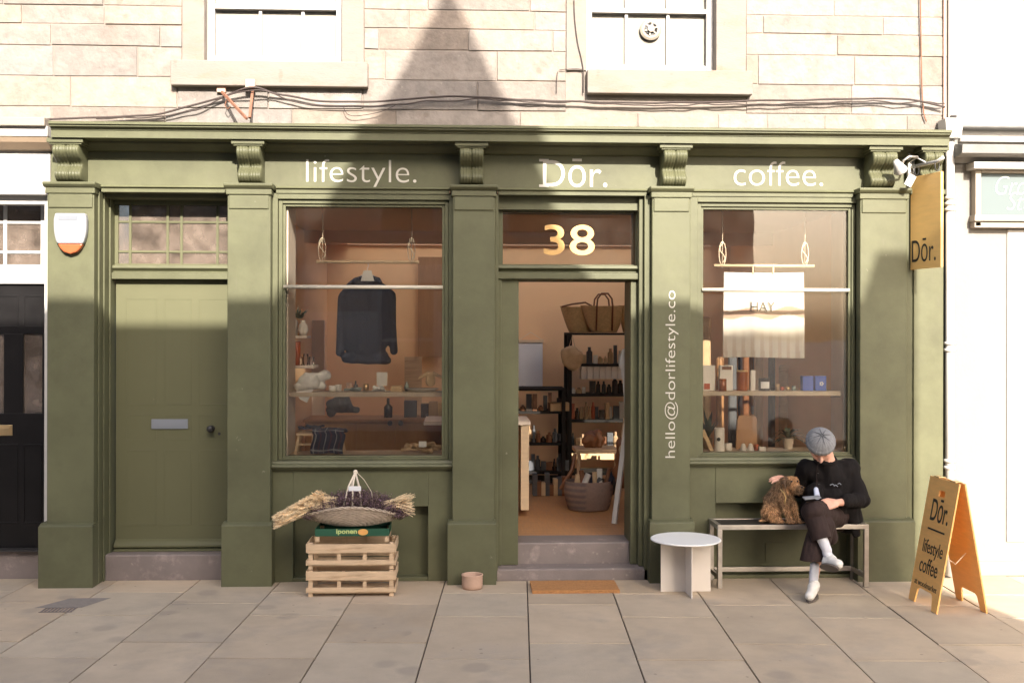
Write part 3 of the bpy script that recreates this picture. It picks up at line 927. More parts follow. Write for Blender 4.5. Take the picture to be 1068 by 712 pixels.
for (a, b) in ((25, 44), (-16, 19), (-52, -22)):
    for (c, d) in ((545, 463), (341, 308)):
        xa, xb, za, zb = X(a, yy), X(b, yy), Z(c, yy), Z(d, yy)
        nb.box(xa, xb, yy - .006, yy + .001, za, za + .008); nb.box(xa, xb, yy - .006, yy + .001, zb - .008, zb); nb.box(xa, xa + .008, yy - .006, yy + .001, za + .008, zb - .008); nb.box(xb - .008, xb, yy - .006, yy + .001, za + .008, zb - .008)
bdoor = part(nb, 'black_door', 'black', bevel=.002)
g_ = MB(); g_.box(bx0 + .02, bx1 - .02, yy + .02, yy + .024, gz0 - .01, gz1 + .01); link('pane', g_.mesh(), 'oldglass', bdoor)
mb = MB(); a = P(-12, 443, yy - .01); b = P(13, 454, yy - .01); mb.box(a.x, b.x, yy - .01, yy - .0005, b.z, a.z); mb.box(a.x + .02, b.x - .02, yy - .015, yy - .01, b.z + .02, a.z - .02); link('letter_plate', mb.mesh(), 'brass', bdoor, bevel=.002)
nb = MB(); nb.box(WL, PX[0][0], yy - .05, .5, -.01, zA - .012); part(nb, 'door_threshold', 'stepstone', bevel=.01)
nb = MB(); nb.box(WL, PX[0][0], yy - .1, yy + .2, zA - .012, zA); part(nb, 'door_sill_board', 'darksteel')
nb = MB(); nb.box(WL, X(-95), -.1, .3, 0, Z(203)); part(nb, 'neighbour_wall', 'harl')

REF[0] = 534
# ---- shop interior shell
RX0, RX1 = X(283, .1) + .02, X(895, .1)
RXL, RXR = PX[1][1] - .12, 3.2
RB, RT = 4.3, 3.01
mb = MB(); mb.box(RXL - .1, RXR + .1, RB, RB + .1, 0, RT + .1); part(mb, 'shop_back_wall', 'wallin')
for xa_ in (RXL - .1, RXR):
    mb = MB(); mb.box(xa_, xa_ + .1, .12, RB, 0, RT + .1); part(mb, 'shop_side_wall', 'wallin')
mb = MB()                                   # ceiling with an opening added at the back to brighten the shop
mb.box(RXL - .1, RXR + .1, .13, 2.6, RT, RT + .1); mb.box(RXL - .1, RXR + .1, 4.26, RB + .1, RT, RT + .1); mb.box(RXL - .1, RXL + .25, 2.6, 4.26, RT, RT + .1); mb.box(RXR - .25, RXR + .1, 2.6, 4.26, RT, RT + .1)
part(mb, 'shop_ceiling', 'ceilin')
mb = MB(); ua_, ub_ = RXL + .25, RXR - .25
mb.box(ua_ - .06, ub_ + .06, 4.261, 4.32, RT + .1, RT + .62); mb.box(ua_ - .06, ub_ + .06, 2.54, 2.599, RT + .1, RT + .62); mb.box(ua_ - .06, ua_ - .001, 2.6, 4.26, RT + .1, RT + .62); mb.box(ub_ + .001, ub_ + .06, 2.6, 4.26, RT + .1, RT + .62)
part(mb, 'added_rooflight_kerb', 'wallin')  # kerb round the added opening that lets skylight in
mb = MB(); mb.box(RXL, RXR, 2.45, 2.55, RT - .125, RT); part(mb, 'ceiling_beam', 'ceilin')  # beam added to hide the bright kerb from view
mb = MB()
for k in range(44):
    y0_ = .44 + k * .089
    mb.box(RXL, RXR, y0_, y0_ + .0875, zfl - .05 , zfl - .002 + (k % 3) * .0004)
part(mb, 'shop_floor', 'floorin')
mb = MB(); mb.box(RXL, RXR, .12, .44, zfl - .1, zfl - .03); mb.box(RXL, px0, .101, .13, 0, W1[2] - .04); mb.box(px1, RXR, .101, .13, 0, W2[2] - .04); part(mb, 'shop_inner_lining', 'revealpaint')
# white reveals beside each window
mb = MB(); mb.box(W1[0] - .05, W1[0] + .012, .04, .42, W1[2], W1[3] + .04); part(mb, 'window_reveal', 'revealpaint')
for xa_, xb_, zt_ in ((W1[1], W1[1] + .3, W1[3]), (W2[0] - .35, W2[0], W2[3]), (W2[1], RXR, W2[3])):
    mb = MB(); mb.box(xa_, xb_, .102, .15, .3, zt_ + .1); part(mb, 'window_reveal', 'revealpaint')
mb = MB(); mb.prism([(W2[1], .1), (W2[1] + .1, .1), (W2[1] + .1, .75), (X(866, .7), .75), (X(866, .7), .7)], .3, RT, axis='z'); part(mb, 'window_reveal', 'revealpaint')
# display decks behind the glass
for W in (W1, W2):
    mb = MB(); mb.box(W[0] - .02, W[1] + (.0 if W is W2 else .02), .125, .50, W[2] - .045, W[2] - .012); part(mb, 'display_deck', 'shelfpaint')
# ================================================================== RIGHT-HAND NEIGHBOUR
REF[0] = 1030
nbx = empty('white_building', (X(990), 0, 0), 'white rendered building at the right edge with a pale teal shop sign', 'building')
def np_(m, name, mt, parent=None, **k): return m.build(name, mt, parent or nbx, **k)
m = MB(); m.box(X(987.5), 9.5, -.02, .3, 0, 6.0); np_(m, 'rendered_wall', 'harl')
m = MB(); m.prism([(0, Z(135, -.1)), (-.15, Z(135, -.1)), (-.16, Z(133, -.1)), (-.13, Z(121, -.1)), (0, Z(118, -.1))], X(998, -.15), 9.5); lead = np_(m, 'lead_flashing', 'lead', bevel=.01)
m = MB(); m.box(X(1001, -.05), 9.5, -.06, 0, Z(148, -.05), Z(136, -.05)); np_(m, 'upper_band', 'white', bevel=.004)
m = MB(); m.prism([(0, Z(164, -.2)), (-.06, Z(170, -.1)), (-.12, Z(165, -.1)), (-.16, Z(163, -.2)), (-.25, Z(161, -.2)), (-.26, Z(152, -.2)), (0, Z(146, -.2))], X(1000, -.2), 9.5); np_(m, 'sign_cornice', 'lead', bevel=.004)
m = MB(); m.box(X(1012, -.1), 9.5, -.16, -.01, Z(177, -.1), Z(170, -.1)); np_(m, 'sign_cornice_board', 'white', bevel=.004)
s0, s1 = Z(225, -.06), Z(181, -.06)
m = MB(); m.box(X(1016, -.08), X(1022, -.08), -.10, -.01, s0 - .09, Z(177, -.1)); m.box(X(1022, -.08), 9.5, -.10, -.01, s1, Z(177, -.1)); m.box(X(1014, -.08), 9.5, -.12, -.01, s0 - .05, s0); m.box(X(1015, -.08), 9.5, -.10, -.01, s0 - .1, s0 - .055); np_(m, 'sign_frame', 'cream', bevel=.004)
m = MB(); m.box(X(1022, -.08), 9.5, -.06, -.01, s0, s1); sg = np_(m, 'shop_sign', 'teal')
a, b = P(1038, 203, -.062), P(1082, 184, -.062)
fit_text('lettering', 'Groo', (a.x, -.0615, a.z), (1, 0, 0), (0, 0, 1), b.x - a.x, b.z - a.z, 'lettering', sg, shear=.35, bold=-.02)
a, b = P(1050, 219, -.062), P(1090, 201, -.062)
fit_text('lettering', 'Stud', (a.x, -.0615, a.z), (1, 0, 0), (0, 0, 1), b.x - a.x, b.z - a.z, 'lettering', sg, shear=.35, bold=-.02)
m = MB(); m.box(X(1048.5), 9.0, -.035, -.019, .28, s0 - .11); np_(m, 'wall_panel', 'white', bevel=.006)
m = MB(); m.box(X(988), 9.4, -.045, -.015, 0, .12); np_(m, 'plinth', 'harl', bevel=.01)

t = empty('downpipe', (X(991, -.08), -.08, 0), 'cream painted downpipe with ringed joints between the green shopfront and white building', 'downpipe')
m = MB(); xp = X(990.5, -.09); m.tube([(xp, -.09, .02), (xp, -.09, Z(147, -.09))], .034, 20); m.build('pipe', 'cream2' if 'cream2' in M else 'white', t, smooth=True)
for py in (207, 213, 219, 358, 365, 480, 487):
    m = MB(); zc = Z(py, -.09); m.lathe([(.034, -.014), (.046, -.010), (.046, .010), (.034, .014)], (xp, -.09, zc), 20); m.build('pipe_collar', 'white', t, smooth=True)
m = MB(); zt_ = Z(146, -.09); m.prism([(xp - .06, zt_), (xp + .06, zt_), (xp + .075, zt_ + .16), (xp - .075, zt_ + .16)], -.17, -.02, axis='y'); m.build('hopper', 'white', t, bevel=.006)

REF[0] = 534
# ================================================================== SIGNS, BRACKETS AND WIRES ON THE FRONT
t = empty('alarm_box', (X(73, -.15), -.145, Z(265, -.15)), 'white burglar alarm box with an orange base on the leftmost green pilaster', 'alarm box')
cx = X(73.5, -.18); zt_, zb = Z(222.5, -.18, 73), Z(265, -.18, 73)
H = zt_ - zb
def shield(w, y, z_top, z_bot, cut=0, n=20):
    pts = []
    for k in range(n + 1):
        tt = k / n
        hw = w * (1.0 if tt < .3 else math.sqrt(max(0, 1 - ((tt - .3) / .7) ** 2.1)))
        hw *= (.92 + .08 * min(1, tt / .15))
        pts.append((hw, zt_ - H * tt))
    r = [(cx + a, z_) for a, z_ in pts if z_bot - 1e-6 <= z_ <= z_top + 1e-6]
    l = [(cx - a, z_) for a, z_ in reversed(pts) if z_bot - 1e-6 <= z_ <= z_top + 1e-6]
    return r + [q for q in l if abs(q[0] - cx) > 1e-5]
m = MB(); m.prism(shield(.125, 0, zt_, zt_ - H * .76), -.20, -.141, axis='y'); m.build('casing', 'plastic', t, bevel=.012)
m = MB(); m.prism(shield(.123, 0, zt_ - H * .745, zb), -.195, -.141, axis='y'); m.build('lens', 'orangeplastic', t, bevel=.010)
m = MB(); m.prism([(cx - .085, zt_ - .02), (cx + .065, zt_ - .02), (cx + .055, zt_ - .055), (cx - .09, zt_ - .055)], -.2025, -.199, axis='y'); m.build('label_strip', 'greyplastic', t)
m = MB()
for k in range(9): m.box(cx - .085 + k * .014, cx - .085 + k * .014 + .008, -.2012, -.199, zt_ - .108, zt_ - .102 + .004 * (k % 2))
m.build('faded_print', 'greyplastic', t)

# projecting sign: bracket, board and two hooks
yi, yo = -.10, -.47
bx = X(948, -.12) + .02
bzt, bzb = Z(185, -.12, 948), Z(281, -.12, 948)
t = empty('hanging_sign', (bx, -.06, bzb), 'ochre hanging shop sign board on an iron arm near the right end of the shopfront', 'sign')
m = MB(); m.box(bx - .012, bx + .012, yo, yi, bzb, bzt); board = m.build('sign_board', 'boardorange', t, bevel=.003)
bw = yi - yo
fit_text('lettering', 'D\u014dr.', (bx - .0125, yi - bw * .06, bzb + .055), (0, -1, 0), (0, 0, 1), bw * .78, .185, 'ink', board, bold=-.004)
m = MB(); za = bzt + .085
m.tube([(bx, .0, za), (bx, yo + .06, za), (bx, yo - .01, za + .02)], .014, 10); m.build('arm', 'white', t, smooth=True)
m = MB(); m.box(bx - .03, bx + .03, -.1, -.075, za - .1, za + .12); m.build('wall_plate', 'white', t, bevel=.004)
m = MB(); m.tube([(bx, -.09, za + .10), (bx, yo + .2, za + .015)], .006, 8); m.build('stay', 'white', t, smooth=True)
for yy_ in (yi - .06, yo + .06):
    m = MB(); m.tube([(bx + .02 * math.sin(a_), yy_, za - .035 + .038 * math.cos(a_)) for a_ in [k * math.pi / 8 for k in range(15)]], .0045, 6); m.build('hook', 'darksteel', t, smooth=True)
t.rotation_euler.z = R(14)
# floodlight on a curved arm beside the sign
t = empty('floodlight', (X(940, -.25), -.06, Z(190, -.25)), 'small white floodlight on a bent metal arm left of the hanging sign', 'floodlight')
c = P(939, 178, -.30)
m = MB(); m.tube([(bx - .03, -.04, za + .03), (bx - .03, -.30, za + .05), (c.x + .06, -.32, za + .05), (c.x + .02, -.31, za + .02), (c.x + .01, -.30, c.z + .03)], .010, 8); m.build('arm', 'steel', t, smooth=True)
m = MB(); m.lathe([(.02, .10), (.030, .07), (.056, 0), (.050, -.010), (0, -.012)], (0, 0, 0), 22)
me = m.mesh(); me.transform(Matrix.Translation(c) @ Matrix.Rotation(R(-38), 4, 'Y') @ Matrix.Rotation(R(25), 4, 'X')); link('lamp_head', me, 'white', t, smooth=True)
c2 = P(949, 188, -.26); m = MB(); m.box(-.03, .03, -.006, .006, -.05, .045); me = m.mesh(); me.transform(Matrix.Translation(c2) @ Matrix.Rotation(R(28), 4, 'Y')); link('shield', me, 'white', t)

# rusty bracket above the second pilaster, and a bar standing in for a shadow line
t = empty('wire_bracket', (X(263), -.02, Z(125)), 'rusty iron strut carrying cables, and a bar standing in for a shadow line, above the second green pilaster', 'bracket')
m = MB(); m.bar(P(231, 96, -.06), P(257, 124, -.30), .018, .018); m.build('strut', 'rust', t)
m = MB(); m.bar(P(264, 88, -.05), P(260, 123, -.20), .02, .02); m.build('upright', 'rust', t)  # dark bar put where a shadow line falls on the wall
m = MB(); m.box(X(227), X(236), -.05, -.012, Z(101), Z(92)); m.build('wall_fixing', 'pinkplaster', t, bevel=.004)
m = MB(); m.box(X(258), X(268), -.11, -.08, Z(95, -.1), Z(86, -.1)); m.build('insulator', 'pinkplaster', t, bevel=.006)
m = MB(); m.tube([P(236, 104, -.1), P(234, 110, -.1), P(237, 114, -.1), P(240, 111, -.1)], .004, 6); m.build('hook', 'rust', t)
def sag(pts, r, name='cable', seg=8, y=-.06, wob=.006):
    out = []
    P_ = [P(a, b, (c[0] if c else y)) for a, b, *c in pts]
    for i in range(len(P_) - 1):
        p0 = P_[max(i - 1, 0)]; p1 = P_[i]; p2 = P_[i + 1]; p3 = P_[min(i + 2, len(P_) - 1)]
        for k in range(seg):
            u = k / seg
            q = .5 * ((2 * p1) + (-p0 + p2) * u + (2 * p0 - 5 * p1 + 4 * p2 - p3) * u * u + (-p0 + 3 * p1 - 3 * p2 + p3) * u ** 3)
            q.z += wob * noise.noise(Vector((q.x * 5, r * 900, 0)))
            out.append(q)
    out.append(P_[-1])
    m = MB(); m.tube(out, r, 6)
    return m
o = sag([(-20, 128), (60, 124), (130, 121.5), (165, 119), (195, 111), (230, 102), (262, 91, -.11), (290, 98), (330, 105), (365, 106), (400, 105.5), (440, 102), (480, 101), (540, 104), (590, 106), (650, 107), (720, 107), (800, 105), (860, 104), (920, 103), (955, 105), (985, 112)], .0085).build('cable', 'cable', smooth=True)
tag(o, 'thick dark cable running the whole width of the stone wall just above the green cornice', 'cable')
o = sag([(100, 124), (160, 122), (200, 115), (225, 106), (262, 93, -.12), (300, 104), (330, 110), (370, 111), (410, 109), (450, 106), (500, 104), (560, 106), (620, 108), (700, 110), (760, 109), (830, 108), (900, 106), (985, 108)], .0055, wob=.02).build('cable', 'cable', smooth=True)
tag(o, 'thin cable looping below the thick one along the stone wall', 'cable')
o = sag([(358, 112), (362, 119), (372, 121), (395, 117), (412, 110)], .003, wob=0).build('cable', 'cable', smooth=True); tag(o, 'short loose loop of wire hanging above the letters of lifestyle', 'cable')
o = sag([(598, 0), (599, 22), (602, 45), (606, 62), (608, 76), (608, 97)], .004, y=-.03, wob=.004).build('cable', 'cable', smooth=True); tag(o, 'thin dark wire hanging down left of the upper right window', 'cable')
o = sag([(581, 75), (580, 86), (580, 97)], .003, y=-.03, wob=0).build('cable', 'cable'); tag(o, 'tiny vertical stub of wire left of the upper right window sill', 'cable')
o = sag([(583, 73), (600, 72), (608, 73)], .003, y=-.03, wob=0).build('cable', 'cable'); tag(o, 'tiny horizontal stub of wire left of the upper right window sill', 'cable')
o = sag([(959, -20), (960, 40), (961, 90), (963, 118), (966, 127)], .006, y=-.03).build('cable', 'rust', smooth=True); tag(o, 'vertical rusty wire on the stone wall above the hanging sign', 'cable')
o = sag([(984.5, -20), (984.5, 60), (984.5, 132)], .011, y=-.02, wob=0).build('conduit', 'pinkplaster', smooth=True); tag(o, 'pinkish conduit running up the seam between stone wall and white building', 'conduit')

# ================================================================== BUILDING ACROSS THE STREET (casts the shade, shows in the glass)
OY = -13.0
dxo, dzo = SL * 13, SV * 13
ob = empty('opposite_building', (0, OY, 0), 'long stone building with a pointed gable across the street, seen only as shade and reflections', 'building')
ridge = Z(323) + dzo
xr = X(948) + dxo
m = MB()
m.box(-16, xr, OY - 6, OY, -.1, ridge)
m.build('stone_facade', 'oppstone', ob)
m = MB(); m.box(X(905) + dxo, xr, OY - 1.2, OY - .01, ridge - .01, Z(271) + dzo); m.build('chimney', 'oppstone', ob)
m = MB()
apex = (X(468) + dxo, Z(-14) + dzo)
gl_ = (X(280) + dxo, ridge - .01); gr_ = (X(606) + dxo + .22, ridge - .01)
m.prism([gl_, gr_, apex], OY - .5, OY - .02, axis='y'); m.build('gable', 'oppstone', ob)
m = MB(); m.box(-16.1, xr , OY - .1, OY + .06, ridge - .9, ridge - .8); m.build('string_course', 'sill', ob)
m = MB(); m.box(-16, xr, OY + .001, OY + .03, 0, 2.37); m.box(-16, xr, OY + .001, OY + .08, 2.95, 3.3); m.build('reflection_band', 'packwhite', ob)  # pale bands added to reflect as a milky veil in the shop windows
for row, (za_, zb_) in enumerate(((.7, 2.9), (3.9, 5.6), (6.4, 8.0))):
    for k in range(8):
        x0_ = -14.5 + k * 2.55
        if x0_ + 1.2 > xr - .3: continue
        m = MB(); m.box(x0_, x0_ + .08, OY, OY + .05, za_, zb_); m.box(x0_ + 1.12, x0_ + 1.2, OY, OY + .05, za_, zb_); m.box(x0_ + .08, x0_ + 1.12, OY, OY + .05, za_, za_ + .08); m.box(x0_ + .08, x0_ + 1.12, OY, OY + .05, zb_ - .08, zb_); m.box(x0_ + .08, x0_ + 1.12, OY, OY + .05, (za_ + zb_) / 2 - .03, (za_ + zb_) / 2 + .03)
        w_ = m.build('window', 'white', ob)
        m = MB(); m.box(x0_ + .08, x0_ + 1.12, OY + .001, OY + .036, za_ + .08, zb_ - .08); m.build('pane', 'black', w_)

# ================================================================== THINGS ON THE PAVEMENT
# ---- crates
cy0, cy1 = -.545, -.21
cx0, cx1 = X(321.5, cy0), X(411, cy0)
def make_crate(z0, lab, seed):
    rg = random.Random(seed)
    t = empty('wooden_crate', ((cx0 + cx1) / 2, (cy0 + cy1) / 2, z0), lab, 'crate', 'slatted wooden crates stacked by the window')
    H_ = .196
    for (xx, yy_) in ((cx0 + .002, cy0 + .012), (cx1 - .034, cy0 + .012), (cx0 + .002, cy1 - .044), (cx1 - .034, cy1 - .044)):
        m = MB(); m.box(xx, xx + .032, yy_, yy_ + .032, z0, z0 + H_ + .002); m.build('corner_post', 'pine', t, bevel=.002)
    def slat(x0, x1, y0, y1, za, zb):
        m = MB()
        n = 10
        longx = abs(x1 - x0) > abs(y1 - y0)
        o1, o2 = rg.uniform(0, 9), rg.uniform(0, 9)
        vs = []
        for i in range(n + 1):
            u = i / n
            wv = .003 * noise.noise(Vector((u * 2.5, o1, 0))); wt = .003 * noise.noise(Vector((u * 2.5, o2, 3)))
            for (yy_, z_) in ((0, za + wv), (1, za + wv), (1, zb + wt), (0, zb + wt)):
                if longx: vs.append((x0 + (x1 - x0) * u, (y0, y1)[yy_], z_))
                else: vs.append(((x0, x1)[yy_], y0 + (y1 - y0) * u, z_))
        fs = [(0, 1, 2, 3), tuple(n * 4 + k for k in (3, 2, 1, 0))]
        for i in range(n):
            for k in range(4): fs.append((i * 4 + k, i * 4 + (k + 1) % 4, i * 4 + 4 + (k + 1) % 4, i * 4 + 4 + k))
        m.add(vs, fs); m.build('slat', 'pine', t, bevel=.0015)
    for (y0, y1) in ((cy0, cy0 + .011), (cy1 - .011, cy1)):
        slat(cx0 - .004, cx1 + .004, y0, y1, z0 + .125, z0 + .19); slat(cx0 - .004, cx1 + .004, y0, y1, z0 + .035, z0 + .070)
        for u in (.36, .66):
            m = MB(); xx = cx0 + (cx1 - cx0) * u; m.box(xx - .014, xx + .014, y0 + .0115 if y0 < -.4 else y0 - .012, y1 + .012 if y0 < -.4 else y0 - .0005, z0 + .037, z0 + .188); m.build('cleat', 'pine', t, bevel=.001)
    for (x0, x1) in ((cx0 - .015, cx0 - .0045), (cx1 + .0045, cx1 + .015)):
        slat(x0, x1, cy0 + .002, cy1 - .002, z0 + .125, z0 + .193); slat(x0, x1, cy0 + .002, cy1 - .002, z0 + .03, z0 + .068)
    for k in range(5):
        y0 = cy0 + .02 + k * .062; m = MB(); m.box(cx0 + .034, cx1 - .034, y0, y0 + .05, z0 + .022, z0 + .030); m.build('bottom_board', 'pine', t)
    return t
make_crate(0.0, 'slatted pine crate at the bottom of the stack, standing on the pavement', 1)
make_crate(.204, 'slatted pine crate in the middle of the stack, under the green carton', 2)
gz = .402
gx0, gx1 = X(329, -.50), X(406, -.50)
t = empty('carton_tray', ((gx0 + gx1) / 2, -.36, gz), 'dark green produce tray on top of the crates, under the wicker basket', 'carton')
for (xx, yy_) in ((gx0 + .002, -.497), (gx1 - .032, -.497), (gx0 + .002, -.25), (gx1 - .032, -.25)):
    m = MB(); m.box(xx, xx + .03, yy_, yy_ + .03, gz + .001, gz + .075); m.build('foot', 'pine', t)
m = MB(); zg0, zg1 = gz + .045, gz + .100
m.box(gx0, gx1, -.503, -.498, zg0, zg1); m.box(gx0, gx1, -.218, -.213, zg0, zg1); m.box(gx0, gx0 + .005, -.498, -.218, zg0, zg1); m.box(gx1 - .005, gx1, -.498, -.218, zg0, zg1); m.box(gx0 + .005, gx1 - .005, -.498, -.218, zg0, zg0 + .004)
gb = m.build('tray', 'greencarton', t)
a = X(351, -.504)
fit_text('lettering', 'iponen', (a, -.5038, zg0 + .008), (1, 0, 0), (0, 0, 1), .155, .045, 'limeprint', gb, bold=.03)
m = MB(); m.lathe([(0, 0), (.03, 0), (.03, .001), (0, .001)], (0, 0, 0), 18); me = m.mesh(); me.transform(Matrix.Translation((a + .20, -.5035, zg0 + .03)) @ Matrix.Rotation(R(90), 4, 'X') @ Matrix.Scale(1.3, 4, (1, 0, 0)) @ Matrix.Scale(.8, 4, (0, 1, 0))); link('fruit_print', me, 'orangeprint', gb)

# ---- basket with dried flowers
by = -.36
bcx = (X(321, by) + X(417, by)) / 2
bz = gz + .106
t = empty('wicker_basket', (bcx, by, bz), 'wide shallow pale wicker basket with a tall rope handle on the green carton', 'basket')
rx, ry = (X(425, by) - X(320, by)) / 2 , .17
def bask(u, v):          # u angle, v 0 bottom..1 rim
    ca, sa = math.cos(u), math.sin(u)
    k = v ** .55
    r_x, r_y = .10 + (rx - .10) * k, .08 + (ry - .08) * k
    x = r_x * ca; y = r_y * sa
    sad = (abs(ca) ** 2) 
    z = v * (.155 - .085 * sad)
    return (bcx + x, by + y, bz + z)
m = MB(); nu, nv = 120, 16
vs = []
for i in range(nu):
    for j in range(nv + 1):
        p = bask(2 * math.pi * i / nu, j / nv)
        w_ = .004 * math.sin(i * math.pi / 2 + (j % 2) * math.pi) 
        c_ = Vector((p[0] - bcx, p[1] - by, 0)).normalized() * w_
        vs.append((p[0] + c_.x, p[1] + c_.y, p[2]))
fs = [(i * (nv + 1) + j, i * (nv + 1) + j + 1, ((i + 1) % nu) * (nv + 1) + j + 1, ((i + 1) % nu) * (nv + 1) + j) for i in range(nu) for j in range(nv)]
fs.append(tuple(i * (nv + 1) for i in range(nu)))
m.add(vs, fs); bo = m.build('body', 'wicker', t, smooth=True)
for j in range(1, 15):       # woven strands
    m = MB(); pts = []
    for i in range(0, nu + 1):
        p = bask(2 * math.pi * i / nu, j / 15); s_ = 1 + .016 * math.cos(i * math.pi / 2 + j * math.pi)
        pts.append((bcx + (p[0] - bcx) * s_, by + (p[1] - by) * s_, p[2]))
    m.tube(pts, .0042, 5, caps=False); m.build('woven_strand', 'wicker', bo)
m = MB()
for ph in (0, math.pi):
    pts = []
    for i in range(0, 161):
        u = 2 * math.pi * i / 160; p = bask(u, 1.0); pts.append((p[0] + .006 * math.cos(u * 24 + ph) * math.cos(u), p[1] + .006 * math.cos(u * 24 + ph), p[2] + .007 * math.sin(u * 24 + ph)))
    m.tube(pts, .0065, 6, caps=False)
m.build('rim', 'wicker', t)
apx = P(371, 492, by)
m = MB()
for (px_, yo_) in ((359, -.12), (368, -.13), (377, -.12)):
    p = P(px_, 527, by + yo_ * .9); m.tube([p, (p + Vector(apx)) / 2 + Vector((-.008 if px_ < 370 else .008, -.01, .02)), Vector(apx) + Vector((0, -.01, .0))], .0062, 8)
for (px_, yo_) in ((360, .12), (378, .12)):
    p = P(px_, 527, by + .10); m.tube([p, Vector(apx) + Vector((0, .01, 0))], .0062, 8)
m.lathe([(.0, -.02), (.016, -.012), (.018, 0), (.012, .014), (0, .018)], apx, 12)
m.build('handle', 'rope', t, smooth=True)
m = MB(); p0, p1 = P(364, 511.5, by - .07), P(377, 507, by - .07); m.box(p0.x, p1.x, by - .085, by - .083, p0.z, p1.z + .004); o = m.build('price_tag', 'paper', bevel=.0005)
tag(o, 'small white tag tied to the rope handle of the wicker basket', 'tag')
m = MB(); m.tube([P(373, 493, by - .02), P(380, 500, by - .05), P(388, 513, by - .06), P(388.5, 519, by - .06)], .0022, 5); o = m.build('string', 'rope'); tag(o, 'thin loose string falling from the top of the basket handle to the right', 'string')
# lavender
def lav(xa, xb, yb, z0f, n, seed, lab):
    rg = random.Random(seed); m = MB()
    for k in range(n):
        u = rg.random(); bx_ = xa + (xb - xa) * u
        side = (u - .5) * 2
        hz = z0f(u)
        b = Vector((bx_, yb + rg.uniform(-.11, .11), hz + rg.uniform(-.05, .0)))
        d = Vector((side * .8 + rg.uniform(-.5, .5), rg.uniform(-.6, .35), rg.uniform(.35, 1.0))).normalized()
        L_ = rg.uniform(.05, .12)
        t_ = rg.uniform(.5, 1.3)
        m.col = (.115 * t_, .085 * t_, .05 * t_)
        tip = b + d * L_
        m.tube([b, tip], .0012, 3, caps=False)
        for q in range(7):
            c = rg.uniform(.6, 2.3); m.col = (.115 * c, .066 * c, .092 * c) if rg.random() < .8 else (.18 * c, .12 * c, .10 * c)
            p = b.lerp(tip, .35 + .65 * q / 6) + Vector((rg.uniform(-1, 1), rg.uniform(-1, 1), rg.uniform(-1, 1))) * .006
            s_ = rg.uniform(.003, .0062)
            ax = [Vector((rg.uniform(-1, 1), rg.uniform(-1, 1), rg.uniform(-1, 1))).normalized() * s_ for _ in range(3)]
            m.add([p + ax[0], p - ax[0] + ax[1] * .6, p - ax[1], p + ax[2] * 1.2], [(0, 1, 2), (0, 1, 3), (1, 2, 3), (0, 2, 3)])
    o = m.build('dried_lavender', 'lavender'); tag(o, lab, 'dried flowers'); return o
lav(X(325, by), X(374, by), by, lambda u: bz + .075 + .105 * math.sin(u * 1.5 + .05) , 1500, 5, 'dark purple dried lavender filling the left half of the wicker basket')
lav(X(368, by), X(417, by), by, lambda u: bz + .075 + .105 * math.sin((1 - u) * 1.5 + .05), 1500, 6, 'dark purple dried lavender filling the right half of the wicker basket')
# wheat
rg = random.Random(8); m = MB()
for k in range(520):
    base = P(342 + rg.uniform(-5, 12), 526 + rg.uniform(-9, 9), by + rg.uniform(-.12, .08))
    ang = rg.uniform(0, 1)
    tipx = 287 + 52 * ang ** 1.1 * rg.uniform(.4, 1.0) + rg.uniform(-2, 5); tipy = 547 - 28 * ((tipx - 287) / 50) + rg.uniform(-10, 5) 
    tip = P(tipx, tipy, by + rg.uniform(-.16, .05))
    c = rg.uniform(.75, 1.2); m.col = (c, c * .97, c * .9)
    mid = base.lerp(tip, .55) + Vector((0, 0, .02))
    m.tube([base, mid, tip], .0012, 3, caps=False)
    d = (tip - mid).normalized()
    for q in range(9):
        p = tip - d * (.055 * q / 9)
        for s2 in range(3):
            r_ = Vector((rg.uniform(-1, 1), rg.uniform(-1, 1), rg.uniform(-1, 1))) * .5 + d * .9; r_.normalize()
            sd_ = r_.cross(Vector((rg.uniform(-1, 1), 1, rg.uniform(-1, 1)))).normalized() * .0042
            L_ = rg.uniform(.016, .028)
            m.add([p - sd_, p + sd_, p + r_ * L_], [(0, 1, 2)])
o = m.build('dried_wheat', 'wheat'); tag(o, 'bundle of pale dried wheat ears drooping over the left end of the basket', 'dried flowers')
m = MB()
for k in range(120):
    base = P(402 + rg.uniform(-6, 6), 527 + rg.uniform(-5, 7), by + rg.uniform(-.1, .08))
    u = rg.random()
    tip = P(rg.uniform(421, 434), 514 + 24 * u + rg.uniform(-1, 1), by + rg.uniform(-.16, .06))
    c = rg.uniform(.7, 1.15); m.col = (c, c * .96, c * .88)
    m.tube([base, base.lerp(tip, .6) + Vector((0, 0, .012)), tip], [.0018, .0026, .0016], 4)
o = m.build('dried_stalks', 'wheat'); tag(o, 'bundle of pale straight cut stalks sticking out of the right end of the basket', 'dried flowers')

